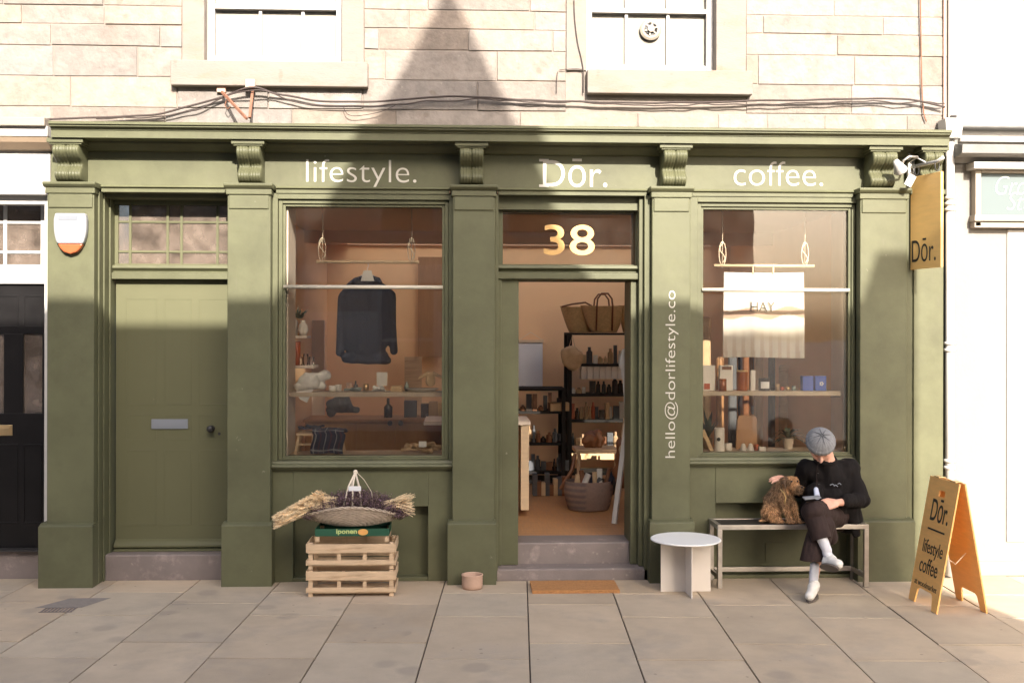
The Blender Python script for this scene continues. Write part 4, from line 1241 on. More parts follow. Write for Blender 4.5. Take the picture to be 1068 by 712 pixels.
# ---- bowl and mat
g = Vector((X(493, -.30), -.30, 0))
m = MB(); prof = [(0, .0), (.074, .0), (.077, .012)]
for k in range(9): prof += [(.0795 + .0018 * (k % 2), .018 + k * .009)]
prof += [(.084, .102), (.084, .108), (.077, .110), (.073, .104), (.070, .03), (0, .028)]
m.lathe(prof, g, 40); o = m.build('flower_pot', 'terracotta', smooth=False, bevel=0); 
for p_ in o.data.polygons: p_.use_smooth = True
tag(o, 'small empty pale terracotta pot on the pavement at the foot of the third pilaster', 'pot')
ma, mb_ = G(556, 620), G(648, 620)
m = MB(); m.box(ma.x, mb_.x, -.50, -.175, .001, .026)
o = m.build('doormat', 'coir'); 
bmx = bmesh.new(); bmx.from_mesh(o.data); bmesh.ops.subdivide_edges(bmx, edges=bmx.edges[:], cuts=24, use_grid_fill=True)
for v in bmx.verts:
    v.co += Vector((noise.noise(v.co * 60), noise.noise(v.co * 60 + Vector((5, 0, 0))), .8 * noise.noise(v.co * 50 + Vector((0, 9, 0))))) * .004
bmx.to_mesh(o.data); bmx.free()
tag(o, 'plain orange-brown coir doormat on the pavement below the shop steps', 'doormat')

# ---- round table
tx, ty = X(715.5, -.46), -.46
t = empty('round_table', (tx, ty, 0), 'low round white table on crossed white plates beside the bench', 'table')
m = MB(); m.lathe([(0, .392), (.262, .392), (.268, .396), (.268, .402), (.262, .406), (0, .406)], (tx, ty, 0), 72); m.build('tabletop', 'tablewhite', t)
bpy_top = t.children[0]
m = MB(); m.box(tx - .192, tx + .192, ty - .004, ty + .004, .0, .391); m.build('leg_plate', 'tableplate', t, bevel=.001)
m = MB(); m.box(tx - .004, tx + .004, ty - .235, ty - .0045, .0, .391); m.box(tx - .004, tx + .004, ty + .0045, ty + .2, .0, .391); m.build('leg_plate', 'tableplate', t, bevel=.001)

# ---- bench
bxa, bxb = X(751, -.36), X(903.5, -.36)
yf, yr = -.36, -.075
zs = .488
t = empty('bench', ((bxa + bxb) / 2, yf, 0), 'long low bench with a steel tube frame and dark seat under the right window', 'bench')
q = .0175
for x_ in (bxa, bxb):
    for y_ in (yf, yr):
        m = MB(); m.box(x_ - q, x_ + q, y_ - q, y_ + q, 0, zs - .036); m.build('leg', 'steel', t, bevel=.002)
m = MB()
m.box(bxa - q, bxb + q, yf - q, yf + q, zs - .035, zs); m.box(bxa - q, bxb + q, yr - q, yr + q, zs - .035, zs)
m.box(bxa - q, bxa + q, yf + q, yr - q, zs - .035, zs); m.box(bxb - q, bxb + q, yf + q, yr - q, zs - .035, zs)
m.build('seat_frame', 'steel', t, bevel=.002)
m = MB(); m.box(bxa + q, bxb - q, yr - q, yr + q, .065, .10); m.box(bxa - q + .001, bxa + q - .001, yf + q, yr - q, .065, .10); m.box(bxb - q + .001, bxb + q - .001, yf + q, yr - q, .065, .10); m.build('stretcher', 'steel', t, bevel=.002)
m = MB()
m.box(bxa + q + .001, bxb - q - .001, yf + q + .001, yr - q - .001, zs - .022, zs - .003)
m.build('seat', 'benchtop', t)

# ---- A-board
fA, fB, fC, fD = G(948, 623), G(978, 640), G(999, 624), G(1030, 640)
ax0, ax1 = (fA.x + fB.x) / 2, (fC.x + fD.x) / 2
ay0, ay1 = (fB.y + fD.y) / 2, (fA.y + fC.y) / 2
BOARD_ROT = math.atan2((fB.x - fA.x) + (fD.x - fC.x), (fA.y - fB.y) + (fC.y - fD.y))
azt = .915
axm = (ax0 + ax1) / 2 - .01
t = empty('sandwich_board', ((ax0 + ax1) / 2, (ay0 + ay1) / 2, 0), 'varnished plywood A-frame pavement sign with black lettering at the right of the shop', 'sandwich board')
def panel(xb, xt, name):
    # face outline in (s along y, h along slope) with cut-out between the feet
    Lh = math.hypot(azt, xt - xb)
    up_ = Vector((xt - xb, 0, azt)).normalized()
    sgn = -1 if xb < xt else 1
    nrm = Vector((sgn * up_.z, 0, -sgn * up_.x))
    w_ = ay1 - ay0
    out = [(0, 0), (w_ * .19, 0), (w_ * .23, .10), (w_ * .28, .115), (w_ * .70, .115), (w_ * .75, .10), (w_ * .79, 0), (w_, 0), (w_, Lh), (0, Lh)]
    O_ = Vector((xb, ay0, 0))
    # split into simple quads round the handle hole
    th = .012
    hx0, hx1, hz0, hz1 = w_ * .40, w_ * .60, Lh - .13, Lh - .085
    m = MB()
    polys = [[(0, 0), (w_ * .19, 0), (w_ * .23, .10), (w_ * .28, .115), (0, .115)], [(w_ * .79, 0), (w_, 0), (w_, .115), (w_ * .70, .115), (w_ * .75, .10)],
             [(0, .115), (w_ * .28, .115), (w_ * .70, .115), (w_, .115), (w_, hz0), (hx1, hz0), (hx0, hz0), (0, hz0)], [(0, hz0), (hx0, hz0), (hx0, hz1), (0, hz1)], [(hx1, hz0), (w_, hz0), (w_, hz1), (hx1, hz1)],
             [(0, hz1), (hx0, hz1), (hx1, hz1), (w_, hz1), (w_, Lh), (0, Lh)]]
    bm = bmesh.new()
    cache = {}
    def vtx(p, side):
        k = (round(p[0], 5), round(p[1], 5), side)
        if k not in cache: cache[k] = bm.verts.new(O_ + Vector((0, p[0], 0)) + up_ * p[1] + nrm * (th if side else 0))
        return cache[k]
    for pl in polys:
        bm.faces.new([vtx(p, 1) for p in pl]); bm.faces.new([vtx(p, 0) for p in reversed(pl)])
    be = [e for e in bm.edges if len(e.link_faces) == 1]
    pairs = {}
    for k, v in cache.items(): pairs[v] = cache[(k[0], k[1], 1 - k[2])]
    done = set()
    for e in be:
        a_, b_ = e.verts
        if (a_ in done and False): continue
        key = frozenset((a_, b_, pairs[a_], pairs[b_]))
        if key in done: continue
        done.add(key)
        try: bm.faces.new((a_, b_, pairs[b_], pairs[a_]))
        except ValueError: pass
    bmesh.ops.recalc_face_normals(bm, faces=bm.faces)
    me = bpy.data.meshes.new(name); bm.to_mesh(me); bm.free()
    o = link(name, me, 'ply', t, bevel=.0015)
    return o, O_, up_, nrm, Lh, w_, th
fp = panel(ax0, axm, 'front_board'); bp_ = panel(ax1, axm + .026, 'rear_board')
o, O_, up_, nrm, Lh, w_, th = fp
def onb(u, h): return O_ + Vector((0, w_ - u, 0)) + up_ * h + nrm * (th + .001)
U_ = Vector((0, -1, 0))
for body, u0_, u1_, h0, h1, bd_ in (('D\u014dr.', .115, .385, .615, .785, .004), ('lifestyle', .085, .395, .348, .475, 0), ('coffee', .085, .365, .232, .345, 0), ('at woodmarket', .05, .40, .133, .175, -.008)):
    fit_text('lettering', body, onb(u0_, h0), U_, up_, u1_ - u0_, h1 - h0, 'ink', o, bold=bd_)
m = MB(); p0, p1 = onb(.11, .555), onb(.37, .555)
m.bar(p0, p1, .012, .003, up=nrm); link('rule', m.mesh(), 'ink', o)
for yy_ in (ay0 + .10, ay1 - .10):
    m = MB(); m.box(axm - .012, axm + .038, yy_ - .045, yy_ + .045, azt + .003, azt + .009); m.build('hinge', 'brass', t, bevel=.001)
m = MB(); m.tube([(ax0 + .09, ay0 + .18, .40), (axm + .01, ay0 + .10, .33), (ax1 - .08, ay0 + .14, .40)], .004, 6); m.build('cord', 'rope', t)

t.rotation_euler.z = BOARD_ROT
# ================================================================== INSIDE THE SHOP
def item(m, name, mt, label, cat, group=None, **k):
    return tag(m.build(name, mt, **k), label, cat, group)
def lathe_item(name, mt, c, prof, label, cat, group=None, n=20, **k):
    m = MB(); m.lathe(prof, c, n); return item(m, name, mt, label, cat, group, smooth=True, **k)
def boxpx(m, x0, x1, yt, yb, y, d=.1, zb=None):
    a, b = P(x0, yb, y), P(x1, yt, y); z0 = a.z if zb is None else zb
    m.box(a.x, b.x, y, y + d, z0, b.z)
    return a, b
# ---- left window: rod with a dark jumper
def rod(x0, x1, py, y, ropes, lab):
    a, b = P(x0, py, y), P(x1, py, y)
    t = empty('hanging_rod', ((a.x + b.x) / 2, y, a.z), lab, 'clothes rail')
    m = MB(); m.tube([(a.x, y, a.z), (b.x, y, a.z)], .013, 12); m.build('rod', 'paleWood', t, smooth=True)
    for rx_ in ropes:
        xx = X(rx_, y)
        m = MB(); m.tube([(xx, y, a.z - .02), (xx + .004, y, a.z + .3), (xx, y, RT - .002)], .0035, 6)
        pts = [(xx + .022 * math.sin(k * .7) , y - .006, a.z + .02 + k * .018) for k in range(10)]
        m.tube(pts, .0045, 6)
        m.tube([(xx + .03 * math.sin(k / 2), y - .012, a.z + .10 - .10 * math.cos(k / 2)) for k in range(13)], .0035, 6)
        m.lathe([(0, -.012), (.013, -.004), (.013, .006), (0, .014)], (xx, y - .004, a.z + .19), 10)
        m.build('rope', 'rope', t, smooth=True)
    return t
rod(330, 437, 273, .32, (336, 429), 'pale wooden rod hung on ropes in the left window, carrying the dark jumper')
rod(744.5, 849, 277, .30, (753, 839), 'pale wooden rod hung on ropes in the right window, carrying the printed white cloth')
y = .32
hc = P(383, 284, y)
t = empty('jumper_on_hanger', (hc.x, y, hc.z), 'dark navy knitted jumper hanging from the rod in the left window', 'jumper')
S = 1 / 134.0
def q_(px, py): return P(px, py, y)
fl_ = (1, .45, 1)
segs = [(q_(381, 312), .20, q_(381, 350), .205, (1, .35, 1)), (q_(383, 301), .12, q_(383, 306), .14, (1, .42, 1)),
        (q_(371, 298), .045, q_(358, 308), .040, (1, .8, 1)), (q_(395, 298), .045, q_(408, 308), .040, (1, .8, 1)),
        (q_(357, 311), .042, q_(354, 368), .034), (q_(408, 311), .042, q_(411, 366), .034),
        (q_(362, 374), .05, q_(402, 376), .05, (1, .8, .8)), (q_(368, 345), .09, q_(396, 345), .09, (1, .5, 1)), (q_(368, 372), .07, q_(397, 372), .07, (1, .6, .9))]
blob('jumper', segs, 'navy', t, voxel=.011, smooth=5, wr=(.009, 9, (1, 1, .3)))
m = MB()
pts = [(hc.x + .034 * math.cos(a), y, hc.z - .10 + .03 * math.sin(a)) for a in [math.pi * k / 12 for k in range(13)]]
m.tube([q_(369, 296) + Vector((0, -.09, 0)), q_(371, 292) + Vector((0, -.08, 0)), q_(377, 290) + Vector((0, -.05, 0)), q_(390, 290) + Vector((0, -.05, 0)), q_(396, 292) + Vector((0, -.08, 0)), q_(398, 296) + Vector((0, -.09, 0))], .016, 8)
m.build('collar', 'navy', t, smooth=True)
m = MB(); m.tube([q_(383, 288), q_(383, 280), q_(384.5, 276.5), q_(382, 273.2)], .003, 6); m.tube([q_(368, 299), q_(377, 288), q_(389, 288), q_(398, 299)], .012, 8)
m.prism([(q_(377, 0).x, q_(0, 292).z), (q_(391, 0).x, q_(0, 292).z), (q_(388, 0).x, q_(0, 281).z), (q_(380, 0).x, q_(0, 281).z)], y - .075, y - .066, axis='y')
m.build('hanger', 'linen', t)
# ---- right window: printed cloth
y = .30
a, b = P(755, 373, y), P(838, 284, y)
nx, nz = 90, 90
m = MB(); vs = []; cs = []
for i in range(nx + 1):
    for j in range(nz + 1):
        u, v = i / nx, j / nz
        x_ = a.x + (b.x - a.x) * (u + (.012 * (1 - v)) * (u - .5) * 2)
        z_ = a.z + (b.z - a.z) * v - .006 * math.sin(u * math.pi) * (v) + .004 * math.sin(u * 5) * (1 - v)
        y_ = y + .012 * math.sin(u * 9 + v * 2) * (1 - v * .6) + .006 * math.sin(u * 23 + 1) * (1 - v)
        vs.append((x_, y_, z_))
        py = 284 + 89 * (1 - v)
        w_ = 2.2 * math.sin(u * 13 + .6) + 1.2 * math.sin(u * 5)
        c = (.74, .71, .66)
        if 322 + w_ < py < 330.5 + w_: c = (.52, .36, .28)
        elif py > 340 + 2 * math.sin(u * 9):
            k = min(1, (py - 340) / 22); s_ = .5 + .5 * math.sin(u * 2 * math.pi * 9)
            base = (.58, .46, .38) if s_ > .55 else (.70, .64, .57)
            c = tuple(c[q] * (1 - k * .7) + base[q] * k * .7 for q in range(3))
            if py > 366: c = (.70, .66, .60) if s_ < .5 else (.60, .51, .44)
        cs.append(c)
fs = [(i * (nz + 1) + j, (i + 1) * (nz + 1) + j, (i + 1) * (nz + 1) + j + 1, i * (nz + 1) + j + 1) for i in range(nx) for j in range(nz)]
m.v, m.f, m.c = vs, fs, cs
t = empty('printed_cloth', ((a.x + b.x) / 2, y, a.z), 'white printed cloth reading HAY with wavy brown bands, hanging in the right window', 'cloth')
o = m.build('sheet', 'cloth', t, smooth=True)
so = o.modifiers.new('t', 'SOLIDIFY'); so.thickness = .003
p0, p1 = P(783, 324.5, y - .02), P(808, 315, y - .02)
fit_text('lettering', 'HAY', (p0.x, y - .018, p0.z), (1, 0, 0), (0, 0, 1), p1.x - p0.x, p1.z - p0.z, 'ink', t, bold=-.012)
for px in (785, 806):
    m = MB(); p = P(px, 284, y); m.box(p.x - .006, p.x + .006, y - .016, y - .006, p.z - .012, P(px, 277, y).z + .012); m.build('clip', 'paleWood', t)
# ---- shelves behind both panes
def shelf(x0, x1, py, y0, y1, lab, px=500):
    z_ = Z(py, y0, px); m = MB(); m.box(X(x0, y0), X(x1, y0), y0, y1, z_ - .036, z_)
    t_ = item(m, 'display_shelf', 'shelfpaint', lab, 'shelf', bevel=.002); return z_
zsl = shelf(297, 462, 409, .10, .36, 'long pale display shelf across the left window', 380)
zsr = shelf(732, 877, 408, .10, .36, 'long pale display shelf across the right window', 800)
m = MB(); m.tube([P(866, 414, .15) , P(876, 413.5, .15), P(878, 411, .15)], .004, 6); item(m, 'shelf_bracket', 'steel', 'small metal bracket under the right end of the right window shelf', 'bracket')
# left shelf goods
def cloth_heap(name, px0, px1, pyt, zb, y, mt, lab, cat, seed=1, vox=.006):
    a, b = X(px0, y), X(px1, y); zt = Z(pyt, y); w = b - a; h = zt - zb
    rg = random.Random(seed); segs = []
    for k in range(7):
        p = Vector((a + w * rg.uniform(.2, .8), y + rg.uniform(-.05, .05), zb + h * rg.uniform(.2, .62)))
        q = p + Vector((rg.uniform(-.25, .25) * w, rg.uniform(-.03, .03), rg.uniform(-.2, .2) * h))
        segs.append((p, h * .26, q, h * .22))
    segs.append((Vector((a + w * .12, y, zb + h * .14)), h * .14, Vector((b - w * .12, y, zb + h * .14)), h * .14))
    me = blob_mesh(segs, vox, 3); wrinkle(me, .010, 14, seed=seed)
    me.transform(Matrix.Translation((0, 0, max(0, zb - min(v.co.z for v in me.vertices)))))
    o = link(name, me, mt, smooth=True); return tag(o, lab, cat)
cloth_heap('folded_linen', 305, 341, 384, zsl, .22, 'linen', 'crumpled white linen cloth at the left end of the left window shelf', 'cloth', 2)
m = MB(); a = P(309, 408, .13); m.add([a + Vector((0, -.004, .0)), a + Vector((.14, -.014, .02)), a + Vector((.09, -.02, -.09)), a + Vector((.03, -.016, -.06))], [(0, 1, 2, 3)]); o = item(m, 'cloth_corner', 'linen', 'corner of the white linen hanging over the edge of the left window shelf', 'cloth'); s_ = o.modifiers.new('t', 'SOLIDIFY'); s_.thickness = .004
def pot_item(px, pyt, w, zb, y, mt, lab, cat='pot', name='ceramic_pot', group=None, shape=0):
    zt = Z(pyt, y, px); h = zt - zb; r = w / 2 / 131
    pr = {0: [(0, 0), (r * .8, 0), (r, h * .3), (r, h * .95), (r * .9, h), (r * .85, h * .9), (r * .8, h * .1), (0, h * .08)],
          1: [(0, 0), (r, 0), (r, h * .55), (r * .35, h * .7), (r * .32, h), (0, h)],
          2: [(0, 0), (r, 0), (r * .95, h * .2), (r * .45, h * .9), (0, h)],
          3: [(0, 0), (r, 0), (r, h), (0, h)],
          4: [(0, 0), (r * .6, 0), (r, h * .35), (r * .8, h * .7), (r * .4, h * .85), (r * .5, h), (0, h)]}[shape]
    return lathe_item(name, mt, (X(px, y), y, zb + .0005), pr, lab, cat, group)
pot_item(347, 402, 8, zsl, .2, 'packwhite', 'small white cup right of the crumpled linen on the left window shelf', 'cup', 'cup')
pot_item(353, 401, 7, zsl, .24, 'packwhite', 'second small white cup right of the crumpled linen on the left window shelf', 'cup', 'cup')
cloth_heap('folded_cloth', 357, 379, 403, zsl, .22, 'sage', 'low folded grey-green cloth on the left window shelf', 'cloth', 4)
m = MB(); a, b = boxpx(m, 393, 404, 388, 402, .25, .004); item(m, 'card', 'packwhite', 'small pale card standing on the left window shelf', 'card')
cloth_heap('white_mitts', 386, 404, 400, zsl, .20, 'linen', 'small white cloth bundle in front of the card on the left window shelf', 'cloth', 9)
m = MB(); z_ = zsl + .0005; x0_, x1_ = X(408, .2), X(420, .2)
for k, c in enumerate((0, 1, 2)): m.box(x0_ + .003 * k, x1_ - .004 * k, .15, .28, z_ + k * .016, z_ + k * .016 + .0145)
item(m, 'book_stack', 'canvas', 'small stack of pale books on the left window shelf', 'books')
m = MB(); m.lathe([(0, .004), (.10, .004), (.135, .022), (.138, .026), (.10, .012), (0, .010)], (X(440, .22), .22, zsl), 36, sy=.7); item(m, 'platter', 'linen', 'shallow white oval platter at the right end of the left window shelf', 'platter', smooth=True)
y = .24; 
segs = [(P(449, 392, y), .035, P(449, 398, y), .042, (1, .45, 1)), (P(446, 389, y), .016, P(438, 394, y), .013), (P(452, 389, y), .016, P(460, 393, y), .013)]
tag(blob('baby_jacket', segs, 'canvas', None, voxel=.005, smooth=3), 'tiny cream baby jacket standing above the platter in the left window', 'baby jacket')
# small wall shelves with glass at the far left
for py, lab in ((350, 'upper small white shelf at the left edge of the left window'), (381, 'lower small white shelf at the left edge of the left window')):
    m = MB(); z_ = Z(py, .55, 315); m.box(X(299, .55), X(321 if py == 350 else 329, .55), .50, .74, z_ - .022, z_); item(m, 'wall_shelf', 'revealpaint', lab, 'shelf', bevel=.002)
zs1, zs2 = Z(350, .55, 315), Z(381, .55, 315)
pot_item(316, 334, 12, zs1, .58, 'packwhite', 'rounded white vase on the upper small shelf in the left window', 'vase', 'vase', shape=4)
pot_item(307, 324, 8, zs1, .62, 'linen', 'tall pale vase on the upper small shelf in the left window', 'vase', 'vase', shape=1)
pot_item(309, 356, 10, zs2, .58, 'red', 'orange glass vase on the lower small shelf in the left window', 'vase', 'vase')
for k, px in enumerate((313, 319, 325)): pot_item(px, 372 - k % 2 * 3, 6, zs2, .58, 'clearglass', 'clear drinking glass on the lower small shelf in the left window', 'glass', 'drinking_glass', 'clear glasses on the small shelf', shape=3)
m = MB(); rg = random.Random(4)
for k in range(26):
    p = P(310, 332, .62); d = Vector((rg.uniform(-.4, 1), rg.uniform(-.4, .4), rg.uniform(.1, .9))).normalized(); s_ = d.cross(Vector((0, 1, 0))).normalized() * .008; L_ = rg.uniform(.05, .13)
    m.add([p, p + d * L_ * .5 + s_, p + d * L_, p + d * L_ * .5 - s_], [(0, 1, 2, 3)])
item(m, 'sprig', 'leafdark', 'dark leafy sprig in the tall vase in the left window', 'sprig')
# stool and plaid blanket on the deck
dz1 = W1[2] - .012 + .0005
sx0, sx1 = X(311, .3), X(357, .3); szt = Z(450, .3)
t = empty('stool', ((sx0 + sx1) / 2, .32, dz1), 'low pale wooden stool standing at the bottom left of the left window', 'stool')
m = MB(); m.box(sx0, sx1, .2, .42, szt - .02, szt); m.build('seat', 'paleWood', t, bevel=.003)
for (xx, dx_) in ((sx0 + .02, -.03), (sx0 + .135, .0), (sx1 - .02, .03)):
    for yy_ in ((.22, .40) if dx_ else (.22,)):
        m = MB(); m.bar((xx, yy_, szt - .02), (xx + dx_, yy_, dz1), .02, .02); m.build('leg', 'paleWood', t)
m = MB(); m.bar((sx0 + .0, .22, dz1 + .08), (sx0 + .14, .22, dz1 + .08), .015, .015); m.build('stretcher', 'paleWood', t)
m = MB(); nx = 46; prof_ = [(.43, szt - .02), (.43, szt + .012), (.36, szt + .022), (.27, szt + .018), (.21, szt + .02), (.188, szt + .006), (.182, szt - .06), (.184, szt - .12), (.18, dz1 + .01)]
PP = []
for (a_, b_) in zip(prof_[:-1], prof_[1:]):
    for k in range(5): PP.append((a_[0] + (b_[0] - a_[0]) * k / 5, a_[1] + (b_[1] - a_[1]) * k / 5))
PP.append(prof_[-1])
bx0_, bx1_ = X(326, .2), X(359, .2)
vs, cs = [], []
for i in range(nx + 1):
    u = i / nx
    for j, (yy_, z_) in enumerate(PP):
        xx = bx0_ + (bx1_ - bx0_) * u + (.012 * math.sin(j * .3) if z_ < szt else 0)
        vs.append((xx, yy_ - .006 * math.sin(u * 16) * (1 if z_ < szt else .2), z_ + .005 * math.sin(u * 8 + j * .4)))
        c = (.022, .028, .060)
        if i % 15 in (4,) or j % 15 == 7: c = (.32, .32, .33)
        elif i % 15 in (10, 11): c = (.07, .03, .05)
        cs.append(c)
n_ = len(PP)
fs = [(i * n_ + j, (i + 1) * n_ + j, (i + 1) * n_ + j + 1, i * n_ + j + 1) for i in range(nx) for j in range(n_ - 1)]
m.v, m.f, m.c = vs, fs, cs
o = m.build('plaid_blanket', 'plaid', smooth=True); s_ = o.modifiers.new('t', 'SOLIDIFY'); s_.thickness = .008; s_.offset = 1
tag(o, 'navy checked blanket draped over the stool in the left window', 'blanket')
cloth_heap('plaid_fold', 308, 345, 441, szt + .02, .31, 'navy', 'folded dark navy end of the checked blanket lying on the stool', 'blanket', 3)
cloth_heap('woollen_heap', 414, 462, 461, dz1, .32, 'canvas', 'low heap of beige knitwear at the bottom right of the left window', 'knitwear', 5)
m = MB(); a, b = P(437, 466, .2), P(445, 460, .2); m.box(a.x, b.x, .2, .202, a.z, b.z); item(m, 'price_card', 'paper', 'small white price card on the beige knitwear in the left window', 'card')
cloth_heap('pale_mat', 372, 402, 471, dz1, .3, 'linen', 'flat pale folded cloth at the bottom middle of the left window', 'cloth', 6)
# oak cupboard behind
cyy = 1.9
c0, c1 = P(318, 437, cyy), P(474, 437, cyy)
t = empty('oak_cupboard', ((c0.x + c1.x) / 2, cyy, zfl), 'low oak cupboard with two dark knobs behind the left window', 'cupboard')
m = MB(); m.box(c0.x, c1.x, cyy + .02, cyy + .5, zfl + .001, c0.z - .03); m.build('carcass', 'oak', t)
m = MB(); m.box(c0.x - .02, c1.x + .02, cyy - .02, cyy + .52, c0.z - .029, c0.z); m.build('worktop', 'oak', t, bevel=.004)
xm = X(412.5, cyy)
for (xa_, xb_) in ((c0.x + .02, X(372, cyy) - .004), (X(372, cyy) + .004, xm - .004), (xm + .004, c1.x - .02)):
    m = MB(); m.box(xa_, xb_, cyy, cyy + .019, zfl + .05, c0.z - .045); m.build('cupboard_door', 'oak', t, bevel=.003)
for px in (407, 418):
    m = MB(); m.lathe([(0, 0), (.012, 0), (.012, .012), (.026, .02), (.024, .034), (0, .038)], (0, 0, 0), 16); me = m.mesh(); p = P(px, 441, cyy); me.transform(Matrix.Translation((p.x, cyy, p.z)) @ Matrix.Rotation(R(90), 4, 'X')); link('knob', me, 'darksteel', t, smooth=True)
zc = c0.z + .0005
cloth_heap('grey_bag', 338, 378, 412, zc, cyy + .25, 'darkknit', 'slumped dark grey bag on the oak cupboard', 'bag', 7, .01)
pot_item(405, 415, 11, zc, cyy + .2, 'bottle', 'dark stoppered bottle on the oak cupboard', 'bottle', 'bottle', shape=1)
for k, (px, pt, w_, mt, lb) in enumerate(((428, 418, 13, 'darkknit', 'dark square box on the oak cupboard'), (443, 421, 8, 'bottle', 'small dark jar on the oak cupboard'), (452, 419, 9, 'kraft', 'brown cardboard box on the oak cupboard'), (461, 420, 8, 'straw', 'narrow straw coloured box at the right end of the oak cupboard'))):
    m = MB(); boxpx(m, px - w_ / 2, px + w_ / 2, pt, 437, cyy + .2, .12, zb=zc); item(m, 'box', mt, lb, 'box', bevel=.002)
m = MB(); boxpx(m, 422, 440, 372, 437, 3.9, .02); item(m, 'leaning_board', 'pine', 'tall pinkish wooden board leaning at the back behind the left window', 'board')
m = MB(); m.box(X(316, 3), X(324, 3), 2.9, 3.0, zfl, 2.0); m.box(X(326, 3), X(339, 3), 2.95, 3.0, zfl, 2.1); item(m, 'tall_panel', 'revealpaint', 'tall pale upright panel behind the left window', 'panel')
m = MB(); boxpx(m, 436, 462, 268, 372, 4.2, .04); item(m, 'dark_picture', 'oak', 'dark framed panel on the back wall seen through the left window', 'picture')

# ---- right window goods
y = .2
for k, (a_, b_, lab) in enumerate(((733.5, 746, 'white carton with a rust base at the left end of the right window shelf'), (751, 764.5, 'second white carton with a dark top on the right window shelf'))):
    t = empty('carton', (X((a_ + b_) / 2, y), y, zsr), lab, 'carton')
    m = MB(); boxpx(m, a_, b_, 381, 407, y, .06, zb=zsr + .0005); o = m.build('box', 'packwhite', t, bevel=.002)
    m = MB(); zt = Z(381, y, 740)
    if k == 0: m.box(X(a_, y) + .008, X(a_ + 7, y), y - .002, y - .0005, zsr + .012, zsr + .06)
    else: m.box(X(a_ + 2, y), X(b_ - 1.5, y), y - .002, y - .0005, zt - .036, zt - .008)
    m.build('print', 'red' if k == 0 else 'leather', t)
pot_item(754, 395, 8, zsr, .15, 'amberglass', 'small amber jar in front of the second white carton', 'jar', 'jar', shape=3)
t = empty('amber_canister', (X(774, .2), .2, zsr), 'large amber glass canister on the right window shelf', 'canister')
m = MB(); r_ = 6 / 131; h_ = Z(386, .2, 774) - zsr; m.lathe([(0, .0005), (r_, .0005), (r_, h_ - .012), (0, h_ - .012)], (X(774, .2), .2, zsr), 24); m.build('canister', 'amberglass', t, smooth=False)
m = MB(); m.lathe([(r_ * 1.04, h_ - .012), (r_ * 1.04, h_), (0, h_)], (X(774, .2), .2, zsr), 24); m.build('lid', 'straw', t)
m = MB(); boxpx(m, 783, 788, 386, 407, .2, .03, zb=zsr + .0005); item(m, 'slim_box', 'packwhite', 'slim white box right of the amber canister', 'box', bevel=.001)
t = empty('candle_tin', (X(797, .2), .2, zsr), 'dark candle jar with a white label on the right window shelf', 'candle')
m = MB(); r_ = 6 / 131; h_ = Z(394, .2, 797) - zsr; m.lathe([(0, .0005), (r_, .0005), (r_, h_), (r_ * .9, h_), (0, h_ - .01)], (X(797, .2), .2, zsr), 24); m.build('jar', 'bottle', t)
m = MB(); xx = X(797, .2)
vs = []
for k in range(9):
    a_ = -math.pi / 2 + (k - 4) * .22
    for z_ in (zsr + .02, zsr + h_ * .72): vs.append((xx + (r_ + .0012) * math.cos(a_), .2 + (r_ + .0012) * math.sin(a_), z_))
m.add(vs, [(2 * k, 2 * k + 2, 2 * k + 3, 2 * k + 1) for k in range(8)]); m.build('label', 'paper', t)
rg = random.Random(2)
for k, px in enumerate((806, 811, 816, 822, 828)):
    pot_item(px, 400 + rg.uniform(0, 4), 4.5, zsr, .2 + rg.uniform(-.03, .05), ['bottle', 'kraft', 'red', 'brass', 'sage'][k], ['tiny dark pot right of the candle jar', 'tiny brown pot right of the tiny dark pot', 'tiny red pot in the middle of the right window shelf', 'tiny brass pot left of the sage one', 'tiny sage pot left of the blue boxes'][k], 'pot', 'tiny_pot', shape=3)
for (a_, b_, lab) in ((837.5, 848.5, 'cobalt blue box, the left one of two on the right window shelf'), (850.5, 862, 'cobalt blue box with a white flower mark at the right end of the shelf')):
    m = MB(); boxpx(m, a_, b_, 392, 407, .18, .07, zb=zsr + .0005); o = item(m, 'blue_box', 'blue', lab, 'box', bevel=.002)
    if a_ > 849:
        m = MB(); c = P(857, 400, .177)
        for k in range(5):
            a2 = k * 2 * math.pi / 5; m.lathe([(0, 0), (.007, 0), (.007, .0015), (0, .0015)], (0, 0, 0), 10)
            vs = m.v[-40:] 
        m = MB()
        for k in range(5):
            a2 = k * 2 * math.pi / 5; cx_, cz_ = c.x + .012 * math.cos(a2), c.z + .012 * math.sin(a2)
            m.prism([(cx_ + .0065 * math.cos(q * math.pi / 4), cz_ + .0065 * math.sin(q * math.pi / 4)) for q in range(8)], .1778, .1795, axis='y')
        m.build('flower_mark', 'paper', o)
dz2 = W2[2] - .012 + .0005
y = .22
t = empty('white_tube', (X(750.5, y), y, dz2), 'white upright cardboard tube with a black mark at the bottom left of the right window', 'tube')
m = MB(); r_ = 5.6 / 131; h_ = Z(446, y, 750) - dz2; m.lathe([(0, 0), (r_, 0), (r_, h_), (0, h_)], (X(750.5, y), y, dz2), 24); m.build('tube', 'packwhite', t)
m = MB(); m.lathe([(0, 0), (.016, 0), (.016, .001), (0, .001)], (0, 0, 0), 14); me = m.mesh(); me.transform(Matrix.Translation((X(748.5, y), y - r_ - .0, dz2 + .10)) @ Matrix.Rotation(R(90), 4, 'X')); link('mark', me, 'ink', t)
pot_item(760, 462, 8, dz2, .22, 'packwhite', 'white cup just right of the white tube', 'cup', 'cup')
pot_item(775.5, 462, 8, dz2, .2, 'packwhite', 'left one of two small white cones at the bottom of the right window', 'cone', 'white_cone', shape=2)
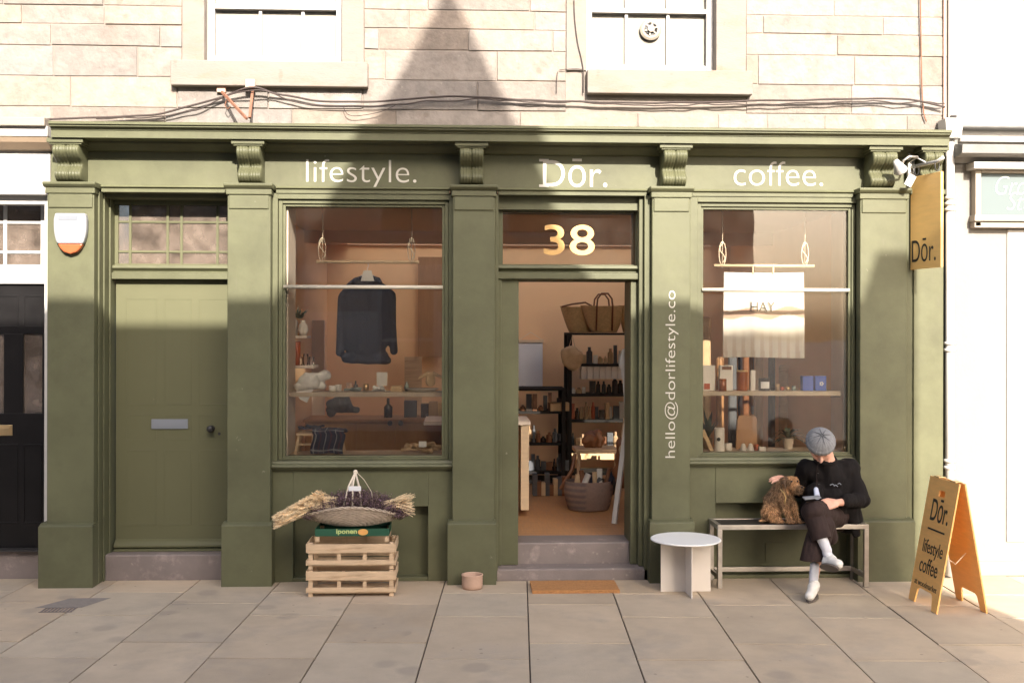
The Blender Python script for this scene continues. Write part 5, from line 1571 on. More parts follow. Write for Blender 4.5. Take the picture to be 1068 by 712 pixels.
pot_item(783, 462, 8, dz2, .2, 'packwhite', 'right one of two small white cones at the bottom of the right window', 'cone', 'white_cone', shape=2)
pot_item(789, 463, 5, dz2, .24, 'red', 'small red jar behind the white cones', 'jar', 'jar', shape=3)
m = MB(); boxpx(m, 792, 799, 466, 471, .2, .05, zb=dz2); item(m, 'white_cube', 'packwhite', 'small white cube right of the white cones', 'box', bevel=.002)
m = MB(); a, b = P(768, 470, .35), P(791, 433, .35); m.prism([(a.x, dz2), (b.x, dz2), (b.x - .01, b.z - .03), (b.x - .03, b.z), (a.x + .03, b.z), (a.x + .01, b.z - .03)], .36, .38, axis='y'); item(m, 'wooden_board', 'oak', 'brown wooden chopping board leaning behind the white cones', 'board', bevel=.004)
m = MB(); a = P(733, 468, .2); m.bar(P(733, 448, .22), P(743, 470, .2), .02, .03); item(m, 'ribbed_cone', 'canvas', 'cream wedge shape in the bottom left corner of the right window', 'ornament')
def plant(px, zb, y, n, L, sp, lab, seed, w=.02, pot='pot', r=.05, droop=.6):
    rg = random.Random(seed); x_ = X(px, y)
    t = empty('potted_plant', (x_, y, zb), lab, 'plant')
    m = MB(); m.lathe([(0, 0), (r * .7, 0), (r, .09), (r * .9, .09), (0, .08)], (x_, y, zb), 20); m.build('pot', pot, t, smooth=False)
    m = MB()
    for k in range(n):
        a_ = rg.uniform(0, 2 * math.pi); el = rg.uniform(.3, 1.3); LL = L * rg.uniform(.6, 1.1)
        d = Vector((math.cos(a_) * math.cos(el) * sp, math.sin(a_) * math.cos(el) * .35, math.sin(el)))
        s_ = Vector((-math.sin(a_), math.cos(a_), 0))
        pts = []
        for q in range(6):
            u = q / 5; p = Vector((x_, y, zb + .08)) + d * LL * u - Vector((0, 0, droop * LL * u * u)); pts.append(p)
        for q in range(5):
            w0 = w * math.sin(math.pi * (q + .15) / 5.4); w1 = w * math.sin(math.pi * (q + 1.15) / 5.4) if q < 4 else 0.0006
            m.add([pts[q] - s_ * w0, pts[q] + s_ * w0, pts[q + 1] + s_ * w1, pts[q + 1] - s_ * w1], [(0, 1, 2, 3)])
    m.build('leaves', 'leafdark', t); return t
plant(822, dz2, .38, 34, .26, 1.0, 'dark leafy plant at the bottom of the right window beside the seated person', 5, w=.012)
plant(738, dz2, .40, 30, .30, .4, 'dark upright plant in the bottom left corner of the right window', 6, w=.016, pot='kraft', r=.045, droop=.1)
# bookcase at the back right and other furniture seen through the right window
def rack(name, x0, x1, y0, y1, z0, z1, levels, mt, lab, post=.035):
    t = empty(name, ((x0 + x1) / 2, y0, z0), lab, 'shelving')
    for (xx, yy_) in ((x0, y0), (x1 - post, y0), (x0, y1 - post), (x1 - post, y1 - post)):
        m = MB(); m.box(xx, xx + post, yy_, yy_ + post, z0, z1); m.build('post', mt, t)
    for z_ in levels:
        m = MB(); m.box(x0 + .002, x1 - .002, y0 + .002, y1 - .002, z_ - .025, z_); m.build('shelf', mt, t)
    return t
bx0_, bx1_ = X(836, 1.6), X(868, 1.6)
lv = [Z(p, 1.6, 850) for p in (470, 420, 374, 341, 306)]
rack('book_shelf', bx0_, bx1_, 1.6, 1.95, zfl, Z(300, 1.6, 850), lv, 'oak', 'tall narrow wooden shelf unit seen through the right part of the right window')
rg = random.Random(9)
for k, z_ in enumerate(lv[:4]):
    x_ = bx0_ + .04; m = MB()
    while x_ < bx1_ - .08:
        w_ = rg.uniform(.015, .04); m.box(x_, x_ + w_ - .002, 1.66, 1.86, z_ + .001, z_ + rg.uniform(.14, .21)); x_ += w_
    item(m, 'book_row', ['kraft', 'packwhite', 'canvas', 'oak'][k], ['row of brown books on the lowest shelf of the narrow wooden unit', 'row of white books on the second shelf up of the narrow wooden unit', 'row of beige books on the third shelf up of the narrow wooden unit', 'row of dark wooden boxes on the top shelf of the narrow wooden unit'][k], 'books')
rg = random.Random(12)
for k, (px, w_, top, mt) in enumerate(((737, 10, 330, 'canvas'), (752, 8, 372, 'oak'), (765, 9, 340, 'darkknit'), (779, 7, 365, 'leather'), (792, 9, 352, 'kraft'), (806, 7, 368, 'darkknit'), (818, 9, 380, 'pine'), (829, 6, 372, 'canvas'))):
    m = MB(); boxpx(m, px - w_ / 2, px + w_ / 2, top, 470, 1.9 + rg.uniform(-.1, .2), .07, zb=zfl + .001)
    item(m, 'rolled_rug', mt, ['pale beige rolled rug', 'brown rolled rug', 'dark grey rolled rug', 'red-brown rolled rug', 'kraft coloured rolled rug', 'charcoal rolled rug', 'yellowish rolled rug', 'narrow beige rolled rug'][k] + ' standing upright behind the right window', 'rug', bevel=.03)
# ---- seen through the doorway
# black rack
rkx0, rkx1 = X(592, 3.5), X(688, 3.5)
lv = [Z(p, 3.5, 620) for p in (470, 438, 411, 379.5, 347)]
rack('black_rack', rkx0, rkx1, 3.5, 3.95, zfl, lv[-1] + .002, [zfl + .12] + lv, 'rackmetal', 'tall black metal rack full of goods facing the shop door', .05)
rg = random.Random(21)
def goods(z_, x0, x1, y, n, hs, mts, lab, grp, wr=(.03, .07)):
    x_ = x0; i = 0
    while x_ < x1 and i < n:
        w_ = rg.uniform(*wr); h_ = rg.uniform(*hs); mt = rg.choice(mts); yy_ = y + rg.uniform(-.04, .04)
        if rg.random() < .5: m = MB(); m.lathe([(0, .0005), (w_ / 2, .0005), (w_ / 2, h_ * .7), (w_ * .25, h_ * .8), (w_ * .25, h_), (0, h_)], (x_ + w_ / 2, yy_, z_), 12); nm = 'jar'
        else: m = MB(); m.box(x_, x_ + w_, yy_ - w_ / 2, yy_ + w_ / 2, z_ + .0005, z_ + h_); nm = 'small_box'
        item(m, nm, mt, lab[nm], {'jar': 'jar', 'small_box': 'box'}[nm], grp)
        x_ += w_ + rg.uniform(.002, .010); i += 1
for z_, a_, b_, hs, mts, wd in ((lv[3], 597, 650, (.08, .22), ['kraft', 'canvas', 'packwhite', 'darkknit'], 'fourth shelf up'), (lv[2] + 0, 596, 612, (.05, .10), ['packwhite', 'kraft'], 'third shelf up, at its left'), (lv[2], 616, 650, (.10, .20), ['bottle', 'darksteel'], 'third shelf up, in its middle'), (lv[1], 596, 650, (.10, .20), ['bottle', 'kraft', 'packwhite', 'red', 'darkknit'], 'second shelf up'), (lv[0], 597, 650, (.12, .22), ['kraft', 'bottle', 'darkknit', 'leather'], 'lowest full shelf')):
    goods(z_, X(a_, 3.6), X(b_, 3.6), 3.68, 22, hs, mts, {'jar': 'small jar on the black rack, ' + wd, 'small_box': 'small box on the black rack, ' + wd}, 'goods on the black rack, ' + wd)
m = MB()
for k in range(7): m.box(X(606 + k * 6.3, 3.55), X(606 + k * 6.3 + 5.6, 3.55), 3.52, 3.7, lv[3] - .17, lv[3] - .0255)
item(m, 'hanging_boxes', 'packwhite', 'row of pale packets under the fourth shelf of the black rack', 'packets')
# straw baskets on the rack
def straw_bag(px0, px1, pxb0, pxb1, pyt, zb, y, lab, handles=True, tilt=0):
    t = empty('straw_basket', (X((px0 + px1) / 2, y), y, zb), lab, 'straw basket', 'straw baskets on top of the black rack')
    zt = Z(pyt, y); xa, xb, xc, xd = X(px0, y), X(px1, y), X(pxb0, y), X(pxb1, y)
    m = MB(); vs = []; n, kz = 40, 12
    for j in range(kz + 1):
        v = j / kz
        x0_, x1_ = xc + (xa - xc) * v ** .8, xd + (xb - xd) * v ** .8; cx_, rx_ = (x0_ + x1_) / 2, (x1_ - x0_) / 2; ry_ = .09 + .05 * v
        for i in range(n):
            a_ = 2 * math.pi * i / n; ca, sa = math.cos(a_), math.sin(a_)
            vs.append((cx_ + rx_ * math.copysign(abs(ca) ** .8, ca) + tilt * v, y + ry_ * sa, zb + .0005 + (zt - zb) * v + (.012 * abs(ca) ** 2 * v) + .003 * math.sin(j * 3.1)))
    fs = [(j * n + i, j * n + (i + 1) % n, (j + 1) * n + (i + 1) % n, (j + 1) * n + i) for j in range(kz) for i in range(n)] + [tuple(range(n))]
    m.add(vs, fs); m.build('body', 'straw', t, smooth=True)
    cxm = (xa + xb) / 2
    if handles:
        for yy_ in (y - .145, y + .145):
            w_ = (xb - xa) * .17
            m = MB(); m.tube([(cxm - w_, yy_ * .0 + y + (yy_ - y) * .7, zb + .02), (cxm - w_, yy_, zt), (cxm - w_ * .9, yy_, zt + .08), (cxm - w_ * .4, yy_, zt + .14), (cxm + w_ * .4, yy_, zt + .14), (cxm + w_ * .9, yy_, zt + .08), (cxm + w_, yy_, zt), (cxm + w_, y + (yy_ - y) * .7, zb + .02)], .010, 8); m.build('handle', 'leather', t, smooth=True)
    else:
        m = MB(); m.tube([(xa + .01, y - .12, zt), (cxm - .05, y - .15, zt + .03), (cxm + .1, y - .14, zt + .05), (xb, y - .1, zt + .01)], .010, 8); m.build('handle', 'leather', t, smooth=True)
    return t
zt_ = lv[4] + .004
straw_bag(584, 616, 594, 617, 320, zt_, 3.75, 'straw basket at the left end of the rack top, its handles folded down', False)
straw_bag(605, 653, 617, 643, 319, zt_, 3.62, 'large straw basket in the middle of the rack top with upright dark leather handles')
straw_bag(645, 680, 650, 672, 319, zt_, 3.62, 'straw basket at the right end of the rack top, half hidden by the door frame')
# tote hanging from the rack post
y = 3.42
segs = [(P(596, 371, y), .10, P(598, 376, y), .10, (1, .3, 1.15)), (P(589, 368, y), .05, P(591, 378, y), .05, (1, .5, 1)), (P(604, 371, y), .05, P(604, 376, y), .05, (1, .5, 1))]
t = empty('hanging_tote', (X(597, y), y, Z(383, y)), 'small beige cloth bag hanging from the left post of the black rack', 'bag')
blob('bag', segs, 'canvas', t, voxel=.012, smooth=2, wr=(.015, 9))
m = MB(); m.tube([P(593, 363, y), P(597, 350, y), P(600, 363, y)], .006, 6); m.build('strap', 'canvas', t)
# left low shelving, tall counter edge, poster
sx0, sx1 = X(515, 3.3), X(590, 3.3)
lv2 = [Z(p, 3.3, 565) for p in (492, 462, 429, 405)]
rack('dark_shelving', sx0, sx1, 3.3, 3.8, zfl, lv2[3], [zfl + .06] + lv2, 'rackmetal', 'low dark shelving left of the black rack', .04)
for z_, wd in ((lv2[0], 'lowest'), (lv2[1], 'second'), (lv2[2], 'third')):
    goods(z_, X(543, 3.4), X(588, 3.4), 3.45, 16, (.06, .20), ['bottle', 'darkknit', 'leather', 'kraft'], {'jar': 'small pot on the ' + wd + ' shelf of the low dark shelving', 'small_box': 'small box on the ' + wd + ' shelf of the low dark shelving'}, 'goods on the ' + wd + ' shelf of the low dark shelving')
m = MB(); boxpx(m, 574, 594, 420, 428, 3.35, .2, zb=lv2[2] + .001); item(m, 'kraft_parcel', 'kraft', 'flat brown parcel on the low dark shelving', 'parcel', bevel=.004)
cloth_heap('dark_bags', 543, 588, 402, lv2[3] + .002, 3.5, 'darkknit', 'heap of dark bags on top of the low dark shelving', 'bags', 11, .015)
yp = 4.27
t = empty('wall_poster', (X(553, yp), yp, Z(402, yp)), 'white hanging poster with a wooden top bar on the ochre back wall', 'poster')
m = MB(); a, b = P(541, 403, yp), P(566, 357, yp); m.box(a.x, b.x, yp, yp + .004, a.z, b.z); m.build('sheet', 'paper', t)
m = MB(); m.box(a.x - .01, b.x + .01, yp - .01, yp + .006, b.z, b.z + .03); m.build('bar', 'paleWood', t)
m = MB(); m.tube([(a.x, yp, b.z + .03), ((a.x + b.x) / 2, yp, b.z + .12), (b.x, yp, b.z + .03)], .003, 5); m.build('cord', 'rope', t)
# counter with a pale end panel, just inside the door on the left
y = 1.35
t = empty('counter', (X(540, y), y, zfl), 'pale topped counter end just inside the shop door on the left', 'counter')
m = MB(); a, b = P(543.5, 536, y), P(552, 443, y); m.box(a.x, b.x, y, y + .6, zfl + .06, b.z); m.build('end_panel', 'paleWood', t, bevel=.003)
m = MB(); m.box(a.x - .9, b.x + .012, y - .02, y + .62, b.z + .001, b.z + .035); m.build('worktop', 'revealpaint', t, bevel=.003)
# striped sack basket with rolled cloths
y = 1.55
zb = zfl
t = empty('striped_basket', (X(622, y), y, zb), 'large striped fabric basket of rolled cloths inside the shop door', 'basket')
x0_, x1_ = X(592, y), X(641, y); cx_, rx_ = (x0_ + x1_) / 2, (x1_ - x0_) / 2
ztb = Z(504, y)
m = MB(); n, kz = 48, 20; vs, cs = [], []
for j in range(kz + 1):
    v = j / kz
    for i in range(n):
        a_ = 2 * math.pi * i / n; rr = (.86 + .2 * math.sin(v * 2.3)) * (1 + .02 * noise.noise(Vector((math.cos(a_) * 2, math.sin(a_) * 2, v * 4))))
        vs.append((cx_ + rx_ * rr * math.cos(a_), y + .2 + .19 * rr * math.sin(a_), zb + .001 + (ztb - zb) * v))
        c = (.27, .19, .16) if j % 4 < 2 or i > n * .3 and i < n * .9 and v > .0 and i > 34 else (.17, .13, .125)
        cs.append(c)
m.v = vs; m.f = [(j * n + i, j * n + (i + 1) % n, (j + 1) * n + (i + 1) % n, (j + 1) * n + i) for j in range(kz) for i in range(n)] + [tuple(range(n))]; m.c = cs
m.build('body', 'striped', t, smooth=True)
rg = random.Random(6)
for k in range(11):
    px = 597 + k * 4.1; p0 = P(px, 515, y + .1 + rg.uniform(0, .15)); p1 = p0 + Vector((rg.uniform(-.06, .12), rg.uniform(-.05, .05), rg.uniform(.15, .25)))
    m = MB(); m.tube([p0, p1], rg.uniform(.022, .032), 12)
    item(m, 'rolled_cloth', ['darkknit', 'striped', 'linen', 'leather', 'navy'][k % 5] if k % 5 != 1 else 'canvas', ['rolled dark cloth in the striped basket', 'rolled beige cloth in the striped basket', 'rolled pale cloth in the striped basket', 'rolled brown cloth in the striped basket', 'rolled navy cloth in the striped basket'][k % 5], 'rolled cloth', 'rolled cloths in the striped basket', smooth=True)
# tan bag on the chair behind and low wooden stool
m = MB(); y = 2.0
t = empty('small_table', (X(615, y), y, zfl), 'small wooden table with a tan strap behind the striped basket', 'table')
m = MB(); m.box(X(601, y), X(646, y), y, y + .4, Z(473, y), Z(469, y)); m.build('tabletop', 'pine', t)
for px in (604, 643):
    m = MB(); xx = X(px, y); m.box(xx - .015, xx + .015, y + .02, y + .05, zfl, Z(473, y)); m.build('leg', 'pine', t)
m = MB(); m.tube([P(600, 473, 1.95), P(597, 490, 1.9), P(589, 503, 1.88), P(585, 510, 1.88)], .02, 8); item(m, 'cloth_strap', 'leather', 'tan strap trailing from the small table left of the striped basket', 'strap')
cloth_heap('brown_bag', 609, 628, 446, Z(469, 2.1) + .002, 2.2, 'leather', 'brown pointed bag on the small table behind the striped basket', 'bag', 13, .012)
# white rail / ladder with white cloth at the right of the doorway
y = .95
t = empty('clothes_ladder', (X(648, y), y, zfl), 'leaning white wooden ladder rail at the right of the shop doorway', 'ladder')
a, b = P(641, 553, y), P(655, 412, y + .25); m = MB(); m.bar((a.x, y, zfl + .001), b + Vector((.02, 0, 0)), .045, .03); m.build('rail', 'linen', t, bevel=.004)
m = MB(); m.bar(P(655, 440, y + .2), P(672, 440, y + .2), .03, .03); m.build('rung', 'linen', t)
y = .75
segs = [(P(653, 368, y), .05, P(652, 380, y), .06, (1, .4, 1)), (P(652, 380, y), .05, P(653, 400, y), .03, (1, .5, 1)), (P(653, 400, y), .03, P(652, 418, y), .012), (P(659, 370, y), .06, P(660, 405, y), .035, (1, .5, 1))]
tag(blob('hanging_cloth', segs, 'linen', None, voxel=.008, smooth=3, wr=(.012, 16, (1, 1, .4))), 'gathered white cloth hanging at the right of the shop doorway', 'cloth')

# more stock close to the glass and inside the door
rg = random.Random(77)
for k, (px, pt, w_, mt, lb) in enumerate(((364, 399, 6, 'terracotta', 'small terracotta beaker on the left window shelf'), (371, 397, 5, 'bottle', 'small dark bottle on the left window shelf left of the card'), (382, 400, 6, 'brass', 'small brass tin on the left window shelf left of the card'), (424, 398, 5, 'sage', 'small sage vase left of the white platter'))):
    pot_item(px, pt, w_, zsl, .28, mt, lb, 'pot', 'small_pot', shape=(0, 1, 3, 4)[k])
y = 1.25
for k, (px, mt, lb, z0_, z1_) in enumerate(((657, 'canvas', 'beige tote bag hanging at the right of the shop doorway', 440, 475), (650, 'leather', 'brown leather bag hanging low at the right of the shop doorway', 462, 498))):
    tag(blob('shop_bag', [(P(px, z0_, y + .2 * k), .07, P(px + 2, z1_, y + .2 * k), .10, (1, .5, 1)), (P(px - 4, z1_ - 6, y + .2 * k), .07, P(px + 5, z1_ - 3, y + .2 * k), .07, (1, .5, 1))], mt, None, voxel=.012, smooth=3, wr=(.012, 12)), lb, 'bag')
y = 2.6
for k in range(9):
    px = 556 + k * 4.3; mt = ['darkknit', 'leather', 'canvas'][k % 3]
    m = MB(); h_ = rg.uniform(.10, .26); x_ = X(px, y); m.box(x_, x_ + .05, y, y + .12, zfl + .001, zfl + h_); item(m, 'floor_box', mt, ['dark box standing in the row on the floor before the low shelving', 'brown box standing in the row on the floor before the low shelving', 'beige box standing in the row on the floor before the low shelving'][k % 3], 'box', 'row of boxes on the shop floor', bevel=.004)
# bright rail of garments at the back right of the right window
t = empty('garment_rail', (X(812, 3.2), 3.2, zfl), 'rail of pale garments hanging at the back of the shop behind the right window', 'rail')
m = MB(); m.tube([(X(770, 3.2), 3.2, 1.95), (X(836, 3.2), 3.2, 1.95)], .014, 8); m.tube([(X(771, 3.2), 3.2, 1.95), (X(771, 3.2), 3.2, zfl)], .014, 8); m.tube([(X(835, 3.2), 3.2, 1.95), (X(835, 3.2), 3.2, zfl)], .014, 8); m.build('frame', 'rackmetal', t)
for k in range(9):
    x_ = X(775 + k * 6.7, 3.2)
    me = blob_mesh([(Vector((x_, 3.2, 1.78)), .05, Vector((x_, 3.2, 1.78 - rg.uniform(.4, .7))), .075, (.5, 2.2, 1))], .014, 2)
    wrinkle(me, .012, 10, (1, 1, .3), k); link('garment', me, ['linen', 'canvas', 'striped', 'terracotta', 'darkknit'][k % 5] if k % 5 != 2 else 'sage', t, smooth=True)
# ================================================================== PERSON ON THE BENCH
V = Vector
hd = P(855.5, 465, -.50)
root = V((P(868, 540, -.20).x, -.22, zs))
pr = empty('person', root, 'person in grey knitted cap, black jacket and white shoes sitting cross-legged, stroking the dog', 'person')
pel = P(872, 537, -.20); che = P(867, 503, -.27); nk = P(862, 475, -.34)
shR = P(888, 488, -.27); shL = P(840, 488, -.27)          # picture right / picture left
elR = P(899, 521, -.36); wrR = P(873, 524, -.54); 
elL = P(833, 512, -.16); wrL = P(824, 502, -.17)
hipF = P(876, 540, -.24); hipB = P(860, 541, -.24)
knU = P(849, 533, -.64); anU = P(863, 576, -.74)          # upper crossing leg
knD = P(857, 549, -.60); anD = P(849, 608, -.66)          # leg on the ground
# head frame: strongly bowed
rotH = Matrix.Rotation(R(-10), 3, 'Z') @ Matrix.Rotation(R(54), 3, 'X')
def hp(x, y, z): return hd + rotH @ V((x, y, z))           # local: face towards -y, crown +z
head = [(hp(0, .015, .03), .090, hp(0, .03, .035), .090, (1, 1, 1)), (hp(0, -.02, .0), .078, hp(0, -.015, -.03), .066),
        (hp(0, -.045, -.075), .032, hp(0, -.035, -.05), .045), (hp(-.035, -.02, -.05), .035, hp(.035, -.02, -.05), .035),
        (hp(0, -.095, .0), .008, hp(0, -.118, -.028), .014), (hp(-.012, -.10, -.034), .009, hp(.012, -.10, -.034), .009),
        (hp(-.035, -.078, .018), .014, hp(.035, -.078, .018), .014),
        (hp(-.018, -.092, -.058), .008, hp(.018, -.092, -.058), .008), (hp(-.016, -.09, -.068), .008, hp(.016, -.09, -.068), .008),
        (hp(-.045, -.062, -.02), .022, hp(-.03, -.07, -.04), .022), (hp(.045, -.062, -.02), .022, hp(.03, -.07, -.04), .022),
        (hp(-.083, .01, .01), .013, hp(-.086, .012, -.03), .010, (1, 1, 1)), (hp(.083, .01, .01), .013, hp(.086, .012, -.03), .010),
        (hp(0, .03, -.05), .055, nk + V((0, .01, .0)), .060), (nk, .055, che, .09)]
def hand(wr, dirv, up_, curl, thumb_side, sc=1.0):
    d = V(dirv).normalized(); u = V(up_); u = (u - d * u.dot(d)).normalized(); s_ = d.cross(u) * thumb_side     # s_: towards the thumb
    out = [(wr, .027 * sc, wr + d * .03, .027 * sc)]
    for k in range(4):
        o_ = s_ * (.033 - .022 * k) * sc
        kn = wr + d * (.098 - .004 * abs(k - 1)) * sc + o_
        out.append((wr + d * .02 + o_ * .6, .020 * sc, kn, .0125 * sc))
        L_ = (.040, .045, .042, .032)[k] * sc
        p = kn; dd = d.copy()
        for q, f in enumerate((1.0, .7, .55)):
            ang = curl * (q + .6); dd = (d * math.cos(ang) - u * math.sin(ang)).normalized()
            n_ = p + dd * L_ * f; out.append((p, (.0098 - .0009 * q) * sc, n_, (.0090 - .0009 * q) * sc)); p = n_
    tb = wr + d * .03 * sc + s_ * .022 * sc
    t1 = tb + (d * .55 + s_ * .75 - u * .15).normalized() * .038 * sc; t2 = t1 + (d * .85 + s_ * .25 - u * .35).normalized() * .028 * sc; t3 = t2 + (d * .95 - s_ * .1 - u * .35).normalized() * .022 * sc
    out += [(tb - d * .02, .017 * sc, t1, .0125 * sc), (t1, .012 * sc, t2, .0105 * sc), (t2, .0105 * sc, t3, .009 * sc)]
    return out
body = head + [(che + V((0, .03, 0)), .09, pel + V((0, .02, .10)), .09), (pel + V((0, 0, .03)), .13, pel + V((0, 0, .02)), .13, (1.2, .9, .8)),
               (che + V((0, .02, .03)), .07, shR, .045), (che + V((0, .02, .03)), .07, shL, .045),
               (shR, .055, elR, .042), (elR, .042, wrR, .027), (shL, .055, elL, .042), (elL, .042, wrL, .027),
               (hipF, .085, knU, .055), (knU, .050, anU, .030), (hipB, .085, knD, .055), (knD, .050, anD, .030)]
body += hand(wrR, (-.9, -.35, -.12), (.1, -.65, .75), .62, 1)
body += hand(wrL, (-.80, -.42, .22), (-.2, -.6, .75), .40, 1)
me = blob_mesh(body, .0052, 3)
bo_ = link('body', me, 'skin', pr, smooth=True)
# eyes closed in shade of the brow, eyebrows
m = MB()
for sx_ in (-1, 1): m.tube([hp(sx_ * .020, -.094, .022), hp(sx_ * .034, -.091, .027), hp(sx_ * .048, -.080, .022)], .004, 6)
m.build('eyebrows', 'hair', pr)
m = MB()
for sx_ in (-1, 1): m.tube([hp(sx_ * .020, -.088, .000), hp(sx_ * .033, -.088, -.003), hp(sx_ * .046, -.078, .0)], .0022, 6)
m.build('eyelids', 'leather', pr)
blob('hair', [(hp(-.084, .03, .02), .018, hp(-.078, .05, -.035), .012), (hp(.084, .03, .02), .018, hp(.078, .05, -.035), .012), (hp(-.06, .085, .0), .025, hp(.06, .085, .0), .025), (hp(-.05, .08, -.04), .015, hp(.05, .08, -.04), .015)], 'hair', pr, voxel=.005, smooth=2, wr=(.004, 50))
# cap: knitted dome with a rolled rim and a star at the crown
m = MB(); nu, nv = 96, 26; vs = []; 
for j in range(nv + 1):
    v = j / nv; th = v * 1.72
    for i in range(nu):
        a_ = 2 * math.pi * i / nu
        rr = .105 * (1 + .012 * math.sin(a_ * 24) * min(1, v * 3) - (.035 * max(0, 1 - v * 2.4)) * (math.cos(a_ * 6) * .5 + .5))
        if v > .74: rr *= 1.055 + .02 * math.sin((v - .74) / .26 * math.pi)
        x_, y_, z_ = rr * math.sin(th) * math.cos(a_), rr * 1.06 * math.sin(th) * math.sin(a_), rr * .92 * math.cos(th)
        vs.append(hp(x_, y_ + .016, z_ + .040))
fs = [(j * nu + i, j * nu + (i + 1) % nu, (j + 1) * nu + (i + 1) % nu, (j + 1) * nu + i) for j in range(nv) for i in range(nu)] + [tuple(range(nu))[::-1]]
m.add(vs, fs); cap = m.build('knitted_cap', 'greyknit', pr, smooth=True); s_ = cap.modifiers.new('t', 'SOLIDIFY'); s_.thickness = .006
m = MB()
for k in range(8):
    a_ = k * math.pi / 4 + .2; L_ = .055
    pts = []
    for q in range(5):
        th = .06 + .62 * q / 4; rr = .1075
        pts.append(hp(rr * math.sin(th) * math.cos(a_), rr * 1.06 * math.sin(th) * math.sin(a_) + .016, rr * .92 * math.cos(th) + .040))
    m.tube(pts, [.0045, .004, .0032, .0024, .001], 6)
link('crown_seam', m.mesh(), 'darkknit', cap, smooth=True)
# jacket
jk = [(che + V((0, .02, .02)), .15, pel + V((.0, .0, .12)), .165, (1.12, .85, 1)), (nk + V((0, .03, -.05)), .075, che + V((0, .0, .05)), .135), (che + V((.02, 0, .055)), .12, shR + V((-.02, 0, -.01)), .095), (che + V((.08, 0, -.03)), .12, shR + V((-.03, 0, -.08)), .095), (che + V((0, 0, .045)), .115, shL + V((.01, 0, -.005)), .078),
      (shR + V((-.01, 0, -.01)), .080, elR, .064), (elR, .068, P(882, 522, -.49), .052), (shL, .075, elL, .056), (elL, .056, P(826, 504, -.165), .040),
      (P(880, 520, -.26), .13, P(885, 541, -.22), .115, (1, .85, 1)), (P(868, 520, -.34), .10, P(872, 533, -.34), .09), (P(886, 528, -.34), .07, P(893, 556, -.34), .035, (1, .8, 1)), (P(850, 515, -.34), .085, P(848, 535, -.34), .075),
      (P(846, 520, -.30), .07, P(838, 541, -.28), .05)]
jme = blob_mesh(jk, .009, 5)
wrinkle(jme, .007, 8, (1, 1, .7), 2.0); wrinkle(jme, .007, 17, (1.6, 1, .45), 4.0)
jo = link('jacket', jme, 'blackcloth', pr, smooth=True)
m = MB()
ck = [nk + V((.080 * math.cos(a_), .02 + .070 * math.sin(a_), -.030 + .030 * math.sin(a_))) for a_ in [k * 2 * math.pi / 24 for k in range(25)]]
m.tube(ck, .014, 8, caps=False); link('collar', m.mesh(), 'blackcloth', jo, smooth=True)
m = MB(); a = P(867, 506, -.45)
for (x_, y_, w_) in ((866, 505.5, 5), (870, 506.5, 4), (874, 504.5, 3.5)):
    p = P(x_, y_, -.4475 ); m.tube([p, P(x_ + w_ * .5, y_ - 1, -.4475), P(x_ + w_, y_ + .6, -.4475)], .004, 5)
link('chest_mark', m.mesh(), 'greyplastic', jo)
m = MB()                                    # button placket and a patch pocket
pl_ = [P(858, 483, -.47), P(857, 494, -.475), P(856, 505, -.49), P(855, 514, -.50)]
def onjk(p):
    best = min(jme_pts, key=lambda q: (q[0] - p.x) ** 2 + (q[2] - p.z) ** 2 + .25 * (q[1] + .6) ** 2); return V((p.x, best[1] - .003, p.z))
jme_pts = [tuple(v.co + jo.parent.location) for v in jo.data.vertices if v.co.y + jo.parent.location.y < -.35]
m.tube([onjk(p) for p in pl_], .0025, 5); link('placket', m.mesh(), 'trouser', jo)
for p in pl_[:3]:
    q = onjk(p + V((.012, 0, -.01))); b_ = MB(); b_.lathe([(0, -.003), (.006, -.002), (.006, .002), (0, .003)], q, 10); link('button', b_.mesh(), 'darksteel', jo)
# trousers
trA = [(pel + V((0, -.02, .04)), .135, pel + V((0, -.05, .03)), .13, (1.25, 1, .85)), (hipF, .11, knU, .084),
      (hipB, .10, knD, .085), (knD, .088, P(848, 590, -.645), .088, (1.12, 1, 1)), (P(858, 545, -.5), .09, P(866, 560, -.42), .06)]
trB = [(knU, .083, knU + V((0, .01, -.01)), .084), (knU + V((0, .01, -.01)), .083, P(860, 570, -.715), .072)]
def hem(me, pt, d):
    bm = bmesh.new(); bm.from_mesh(me)
    bmesh.ops.bisect_plane(bm, geom=bm.verts[:] + bm.edges[:] + bm.faces[:], plane_co=pt, plane_no=d, clear_outer=True)
    bm.to_mesh(me); bm.free()
mA = blob_mesh(trA, .008, 4); wrinkle(mA, .010, 8, (1, 1, .6), 5.0); wrinkle(mA, .004, 24, (1, 1, .4), 1.0)
hem(mA, P(849, 584, -.645), V((0, -.05, -1)))
mB = blob_mesh(trB, .008, 4); wrinkle(mB, .008, 9, (1, 1, .6), 7.0); wrinkle(mB, .004, 24, (1, 1, .4), 2.0)
hem(mB, P(858, 562, -.70), (V(anU) - V(knU)).normalized())
bm = bmesh.new(); bm.from_mesh(mA); bm.from_mesh(mB); tme = bpy.data.meshes.new('trousers'); bm.to_mesh(tme); bm.free()
tro = link('trousers', tme, 'trouser', pr, smooth=True)
s_ = tro.modifiers.new('t', 'SOLIDIFY'); s_.thickness = .005; s_.offset = -1
